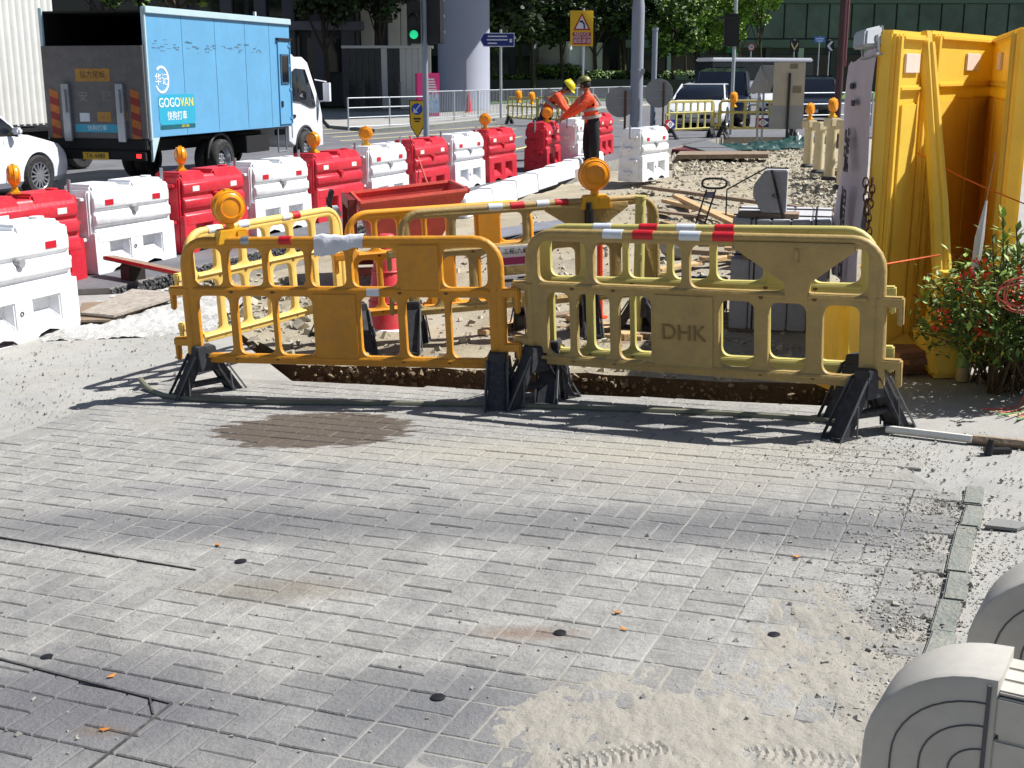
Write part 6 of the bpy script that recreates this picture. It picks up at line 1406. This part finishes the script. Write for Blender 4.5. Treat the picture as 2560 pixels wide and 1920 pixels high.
t, z, s_ = far_sign('street_name_sign', 'small pale blue name sign on a white post', 2049, 99, 26, 13, 76, mat('pale blue sign', (70, 130, 210), .5)); b = MB(); b.box((0,-.05,z+.05),(18*s_,.01,3*s_)); b.box((0,-.05,z-.08),(14*s_,.01,2.5*s_)); b.build('print', m_wsig, t)
P = at(1878, 118, 80); s_ = 80/PF; t = thing('speed_sign', 'round red rimmed speed limit sign by the green banner', 'sign', (P.x, 80, .15)); z = P.z-.15
b = MB(); b.lathe([(9*s_,-.02),(9*s_,.02)], 24, T3(0,0,z) @ XZ); b.build('rim', m_rsig, t); b = MB(); b.lathe([(6.5*s_,-.02),(6.5*s_,.02)], 24, T3(0,-.03,z) @ XZ); b.build('face', m_wsig, t); text('50', 8*s_, m_ink, t, T3(0,-.06,z) @ XZ, .01); b = MB(); b.cyl((0,.05,0),(0,.05,z),.04,n=8); b.build('post', m_rail, t)
# tarpaulin heap, hoses and boards at the far end of the dig
m_tarp = mat('dark green tarpaulin', (34, 66, 62), .35, .3, 5, bump=.5, bscale=6)
for k, (px, py, w, h) in enumerate(((1832,372,.75,.10),(1905,372,.45,.13),(1955,368,.55,.13),(1985,360,.4,.18))):
    P = g(px, py, -.08); b = MB(); n = 18; q = []
    for j in range(n+1):
        for i in range(n+1):
            x = (i/n-.5)*2; y = (j/n-.5)*2; e = max(0, 1-(x*x+y*y)**1.6); q.append((x*w, y*.45, h*e*(1+.9*fb((x*2.1+k*7, y*2.1))) + .03*fb((x*6, y*6), k)))
    b.add(q, [(j*(n+1)+i, j*(n+1)+i+1, (j+1)*(n+1)+i+1, (j+1)*(n+1)+i) for j in range(n) for i in range(n)]); o = b.build('tarpaulin', m_tarp, None, angle=60); o.location = P; tag(o, 'crumpled dark green tarpaulin heap at the far end of the dig', 'tarpaulin', 'tarpaulin heaps')
board([g(1700,366,.0), g(1800,392,.0), g(1850,384,.0), g(1760,352,.0)], .05, 'pale grey sheet board lying beside the green tarpaulins', m_rubg, 'board')
board([g(1690,398,-.02), g(1920,396,-.02), g(1925,388,-.02), g(1700,388,-.02)], .09, 'long timber beam lying in front of the green tarpaulins', m_woodd, 'beam')
board([g(1660,378,-.05), g(1790,388,-.05), g(1800,378,-.05), g(1670,370,-.05)], .06, 'dark red board on the rubble in front of the far barriers', mat('dark red board', (96, 26, 34), .7), 'board')
board([g(1230,600,-.06), g(1440,560,-.06), g(1450,545,-.06), g(1245,575,-.06)], .02, 'grey sheet of membrane lying in the dig', mat('grey membrane', (120, 122, 130), .6, .15, 5, bump=.3, bscale=8), 'sheet')
rope([g(1200,640,-.05), g(1300,590,-.03), g(1385,585,-.03), g(1420,600,-.04), g(1560,580,-.05), g(1690,545,-.05)], .012, 'black cable snaking through the dig', m_blk, 'cable')
# ------------------------------------------------------------------ big column and buildings
Y = 62; P = at(1158, 250, Y); s_ = Y/PF; rc = 64*s_
t = thing('viaduct_column', 'huge round pale grey viaduct column behind the railing', 'column', (P.x, Y+rc, Gz(P.x)+zf))
m_col = mat('column concrete', (150, 154, 168), .6, .05, .6, bump=.1, bscale=10)
b = MB(); b.lathe([(rc*1.02,0),(rc*1.02,.12),(rc,.16),(rc,12)], 48); b.build('shaft', m_col, t)
# unseen flyover deck on the column, its extent shaped to shade trees and column
t = thing('flyover_shade_deck', 'unseen concrete flyover deck on the round column, shaped to cast shade', 'bridge', (P.x, Y+rc, 12.4))
b = MB(); b.box((3.2,22,1.0),(8.6,54,2.0)); b.box((3.2,22,2.3),(9.6,54,.6)); b.build('deck', m_col, t, bevel=.1)
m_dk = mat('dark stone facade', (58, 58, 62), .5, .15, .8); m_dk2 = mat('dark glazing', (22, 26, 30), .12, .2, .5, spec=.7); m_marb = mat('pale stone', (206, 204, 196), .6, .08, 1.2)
Y = 74; s_ = Y/PF
def FX(px): return (px-1280)*s_
def FZ(py): return CAMH + (188-py)*s_
t = thing('dark_building', 'dark stone building with recessed bays behind the truck cab', 'building', (0, Y, 0)); b = MB()
x0, x1 = FX(540), FX(900); b.box(((x0+x1)/2, 5.5, 6.5), (x1-x0, 9, 13)); b.build('wall', m_dk, t)
for k in range(4):
    a = FX(700+48*k); w = 30*s_; b = MB(); b.box((a, .9, FZ(140)),(w,.4,80*s_)); b.build('window', m_dk2, t); b = MB(); b.box((a, .65, FZ(98)),(w*1.15,.12,.14)); b.build('window_head', m_dk, t)
for px in (590, 672, 740, 808, 880): b = MB(); b.box((FX(px), .72, 5.2),(.7,.6,10)); b.build('pier', mat('grey stone pier', (84, 84, 90), .55, .1, 1.), t, bevel=.03)
b = MB(); b.box((FX(760), .6, FZ(72)),(320*s_,1.0,.5)); b.build('canopy', mat('canopy grey', (110, 110, 122), .5), t, bevel=.03)
for k in range(7): b = MB(); b.box((FX(560+50*k), .9, FZ(25)),(36*s_,.3,50*s_)); b.build('upper_window', m_dk2, t)
Y = 70
t = thing('stone_wall', 'low black and white stone wall with pilasters left of the column', 'wall', (0, Y, 0)); s_ = Y/PF
r = random.Random(5)
for k in range(14):
    a, c = FX(868+15.2*k), FX(868+15.2*(k+1)); b = MB(); zz_ = CAMH+(188-125)*s_; b.box(((a+c)/2*.985, 0, zz_/2),((c-a)*.97,.5,zz_)); b.build('stone_slab', m_marb if (k > 8 or r.random() < .25) else mat('veined black stone', (40, 42, 44), .3, .5, 2.5), t, bevel=.02)
b = MB(); b.box((FX(975)*.985, 0, CAMH+(188-122)*s_),(220*s_,.7,.14)); b.build('coping', m_marb, t)
for px in (880,918,960,1005): b = MB(); b.cyl((FX(px)*.985,-1.5,0),(FX(px)*.985,-1.5,1.3),.14,n=12); tag(b.build('bollard', mat('dark bollard', (60,60,62), .5), None), 'dark round bollard in front of the black and white stone wall', 'bollard', 'bollards by the stone wall').location = (0, Y, .15)
for k, px in enumerate((905, 975, 1000, 1035)):
    b = MB(); b.box((0,0,4.2),(.75 if k != 2 else .35,.6,8.4)); o = b.build('white_pier', m_marb, None, bevel=.03); o.location = (FX(px)*1.02, 77, .1); tag(o, 'tall white stone pier behind the low stone wall', 'pier', 'white piers behind the stone wall')
# white low structures behind the trees
t = thing('white_kiosk', 'low white cabin with panelled doors beyond the hedge', 'cabin', (at(1478,180,85.5).x, 86, 1.75), R(48)); s_ = 92/PF*1.35
b = MB(); b.box((0,2,1.05),(96*s_*1.0,3,2.3)); b.build('wall', m_marb, t, bevel=.04)
for k in range(3): b = MB(); b.box((-32*s_+32*s_*k,.47,.95),(26*s_,.06,1.7)); b.build('panel', m_wsig, t, bevel=.02)
t = thing('white_screen', 'white panelled screen wall with dark murals among the tree trunks', 'wall', (at(1382,180,86).x, 87.5, 1.6), R(42)); s_ = 90/PF*1.3
for k in range(5): b = MB(); b.box((-42*s_+21*s_*k,0,1.1),(20*s_,.2,2.2)); b.build('panel', m_marb if k > 1 else mat('mural grey', (120, 124, 128), .6, .6, 1.5), t, bevel=.01)
# right-hand glass building
t = thing('glass_building', 'dark glass building with green tinted floors at the far right', 'building', (0, 118, 0)); s_ = 118/PF
x0, x1 = (1560-1280)*s_, (2750-1280)*s_; m_gf = mat('dark green glass', (74, 90, 90), .15, .5, .4, spec=.7)
b = MB(); b.box(((x0+x1)/2, 8, 9), (x1-x0, 14, 18)); b.build('core', m_dk, t)
for fl in range(4):
    z = 3.9*fl+4.6
    b = MB(); b.box(((x0+x1)/2, .86, z),(x1-x0+.3,.5,.7)); b.build('floor_band', mat('spandrel grey green', (96, 106, 104), .5, .1, .5), t)
    for k in range(22): a = x0+(x1-x0)*(k+.5)/22; b = MB(); b.box((a,.93,z+2.0),((x1-x0)/22*.92,.2,3.0)); b.build('window', m_gf, t)
for k in range(15): a = x0+(x1-x0)*(k+.3)/15; b = MB(); b.box((a,.6,2.1),(.5,.6,4.2)); b.build('pier', mat('pale shop pier', (176, 178, 176), .5) if k % 2 else m_dk, t)
for k in range(15): a = x0+(x1-x0)*(k+.8)/15; b = MB(); b.box((a,.9,1.9),(2.2,.2,3.4)); b.build('shopfront', m_dk2, t)
P = at(1892, 95, 105); b = MB(); b.box((0,0,0),(38*105/PF,.15,76*105/PF)); o = b.build('banner', mat('green banner cloth', (30, 104, 70), .7, .1, 1), None); o.location = (P.x, 117.0, P.z+.3); tag(o, 'tall green banner on the glass building front', 'banner')
# people and bollards far away along the shopfront
for k, px in enumerate((1668,1690,1712,1745)): P = at(px, 172, 100); b = MB(); b.lathe([(.16,0),(.16,1.1),(.1,1.18)], 10); o = b.build('bollard', m_marb, None); o.location = (P.x, 100, .15); tag(o, 'pale bollard on the far pavement by the trees', 'bollard', 'far pale bollards')
b = MB(); b.box((0,0,.8),(.9,.5,1.6)); b.box((0,-.26,.85),(.8,.03,1.4)); o = b.build('utility_cabinet', mat('green cabinet', (96, 124, 92), .6), None, bevel=.02); P = at(1703, 178, 84); o.location = (P.x, 84, .2); tag(o, 'green utility cabinet beside the hedge', 'cabinet')
b = MB(); x0, x1 = (1215-1280)*83/PF, (1790-1280)*83/PF; b.box(((x0+x1)/2, 83.4, .75), (x1-x0, .8, 1.5)); tag(b.build('planter_wall', m_dk, None, bevel=.03), 'dark retaining wall below the clipped green hedge', 'wall')
slab('terrace', [[(x0, 83.8), (x1, 83.8), (x1+4, 116), (x0-4, 116)]], 1.45, .9, MATS['lawn grass'], m_dk, 10)
# ------------------------------------------------------------------ hedge and trees
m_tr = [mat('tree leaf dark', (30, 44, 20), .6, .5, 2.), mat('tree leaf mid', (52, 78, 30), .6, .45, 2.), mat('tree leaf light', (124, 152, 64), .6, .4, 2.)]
m_bark = mat('bark', (70, 60, 50), .9, .25, 5, bump=.5, bscale=20)
def tree(label, x, y, zc, rx, rz, n, mi, h0=.2, seed=0, s=.22, name='tree', trunk=.16, group=None, ry=None):
    r = random.Random(seed); t = thing(name, label, 'tree', (x, y, .15), 0, group); ry = ry or rx
    st = MB(); top = zc+rz*.3
    st.tube([(0,0,0),(.05,0,zc*.3),(-.05,.05,zc*.6),(0,0,top)], [trunk,trunk*.85,trunk*.6,trunk*.2], 9)
    cl = []
    for k in range(26):
        th = r.uniform(0,6.28); ph = math.acos(r.uniform(-.95,.95)); q = r.uniform(.45,.95); c = Vector((rx*q*math.sin(ph)*math.cos(th), ry*q*math.sin(ph)*math.sin(th), zc+rz*q*math.cos(ph))); cl.append((c, r.uniform(.22,.4)*min(rx,rz)))
        if k < 12: z0 = r.uniform(.4,.9)*zc; st.tube([(0,0,z0), tuple(Vector((0,0,z0)).lerp(c,.5)+Vector((0,0,.1))), tuple(c)], [trunk*.35,trunk*.22,.02], 5)
    st.build('trunk', m_bark, t)
    bs = [MB(), MB()]
    for k in range(n):
        c, cr = r.choice(cl); d = Vector((r.gauss(0,1), r.gauss(0,1), r.gauss(0,.8))).normalized()*cr*r.random()**.4; p = c+d
        e1 = Vector((r.gauss(0,1), r.gauss(0,1), r.gauss(0,.6))).normalized(); e2 = e1.cross(Vector((r.gauss(0,1), r.gauss(0,1), r.gauss(0,1)))).normalized(); w = s*r.uniform(.6,1.3)
        bs[0 if r.random() < .65 else 1].add([p-e1*w, p-e2*w*.55, p+e1*w, p+e2*w*.55], [(0,1,2,3)])
    bs[0].build('crown', m_tr[mi], t, smooth=False); bs[1].build('crown_pale_leaves', m_tr[min(2, mi+1)], t, smooth=False)  # a random share of leaves takes the next paler leaf colour
    return t
GT = 'dark street trees behind the railing'
tl_ = 'dark leafy street tree with a bare trunk behind the railing'
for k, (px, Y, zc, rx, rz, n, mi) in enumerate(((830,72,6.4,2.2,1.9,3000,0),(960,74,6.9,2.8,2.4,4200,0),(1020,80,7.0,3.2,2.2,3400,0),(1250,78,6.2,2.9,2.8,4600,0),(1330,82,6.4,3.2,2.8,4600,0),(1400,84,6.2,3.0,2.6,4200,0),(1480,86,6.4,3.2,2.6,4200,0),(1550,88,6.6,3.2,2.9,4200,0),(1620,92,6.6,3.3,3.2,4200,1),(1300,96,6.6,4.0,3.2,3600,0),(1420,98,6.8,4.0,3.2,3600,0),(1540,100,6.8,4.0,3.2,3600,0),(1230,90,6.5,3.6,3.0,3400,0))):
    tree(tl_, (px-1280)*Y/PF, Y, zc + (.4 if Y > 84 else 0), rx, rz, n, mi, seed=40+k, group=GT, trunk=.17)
for k, (px, Y, zc, rx, rz, n, mi) in enumerate(((1668,84,5.0,2.0,2.4,3400,1),(1725,92,5.2,2.2,2.4,3200,1),(1760,100,5.6,1.8,2.6,2600,2))):
    tree('bright green young street tree beside the dark trees', (px-1280)*Y/PF, Y, zc, rx, rz, n, mi, seed=70+k, group='young green street trees', trunk=.1, s=.18)
tree('sparse pale leaved tree hanging above the people carrier', (1880-1280)*88/PF, 88, 7.4, 2.6, 1.7, 2300, 2, seed=81, trunk=.12, s=.2)
tree('yellowish leaved tree against the glass building', (1830-1280)*96/PF, 96, 6.6, 2.4, 1.6, 1800, 2, seed=82, trunk=.12, s=.2)
tree('slender light green tree left of the dark signal head', (1700-1280)*86/PF, 86, 5.6, 1.6, 2.2, 2400, 2, seed=91, trunk=.09, s=.16)
tree('slender light green tree right behind the dark signal head', (1795-1280)*90/PF, 90, 5.8, 1.9, 2.2, 2600, 2, seed=92, trunk=.09, s=.16)
tree('large leafy tree high above the truck roof', (480-1280)*66/PF, 66, 6.9, 3.6, 2.0, 3600, 1, seed=83, trunk=.2)
tree('leafy tree between the truck and the white lorry', (300-1280)*72/PF, 72, 7.4, 3.8, 2.2, 3600, 1, seed=84, trunk=.2)
def hedge(label, px0, px1, Y, z0, h, seed, light=1):
    r = random.Random(seed); x0, x1 = (px0-1280)*Y/PF, (px1-1280)*Y/PF; t = thing('hedge', label, 'hedge', (x0, Y, z0)); bs = [MB(), MB()]
    core = MB(); core.box(((x1-x0)/2, .6, h*.42),(x1-x0-.3, .8, h*.8)); core.build('twigs', mat('hedge twigs', (30, 40, 18), .9), t)
    for k in range(int((x1-x0)*260)):
        x = r.uniform(0, x1-x0); z = h*(r.random()**.5)*(1+.15*fb((x*1.5, 0), seed)); y = r.choice((0., r.uniform(0,1.2)))+r.gauss(0,.06) if z < h*.8 else r.uniform(0,1.2); e1 = Vector((r.gauss(0,1), r.gauss(0,1), r.gauss(0,1))).normalized(); e2 = e1.orthogonal().normalized(); w = r.uniform(.06,.13)
        p = Vector((x,y,z)); bs[0 if r.random() < .6 else 1].add([p-e1*w, p-e2*w*.6, p+e1*w, p+e2*w*.6], [(0,1,2,3)])
    bs[0].build('foliage', m_tr[1], t, smooth=False); bs[1].build('young_foliage', m_tr[2], t, smooth=False)
hedge('rounded bright green hedge below the white screen wall', 1336, 1454, 84, 1.45, 1.0, 3)
hedge('clipped low green hedge running right past the lamp post', 1454, 1770, 85, 1.35, .72, 4)
hedge('low dark planting at the foot of the trees', 1225, 1340, 84, 1.3, .5, 5)
t = thing('office_block', 'wide dark office block far behind the truck', 'building', (-34, 96, 0)); b = MB(); b.box((0,8,14),(52,14,28)); b.build('wall', m_dk, t)
for fl in range(6):
    for k in range(14): b = MB(); b.box((-24+3.6*k,.93,2.4+4*fl),(2.7,.2,2.8)); b.build('window', m_dk2, t)
# tall tower block beyond the dark trees
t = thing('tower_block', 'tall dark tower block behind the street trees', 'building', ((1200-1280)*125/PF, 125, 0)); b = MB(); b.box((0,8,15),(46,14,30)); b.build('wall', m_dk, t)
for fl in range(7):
    for k in range(14): b = MB(); b.box((-21.5+3.3*k,.93,2.2+4*fl),(2.5,.2,2.8)); b.build('window', m_dk2, t)
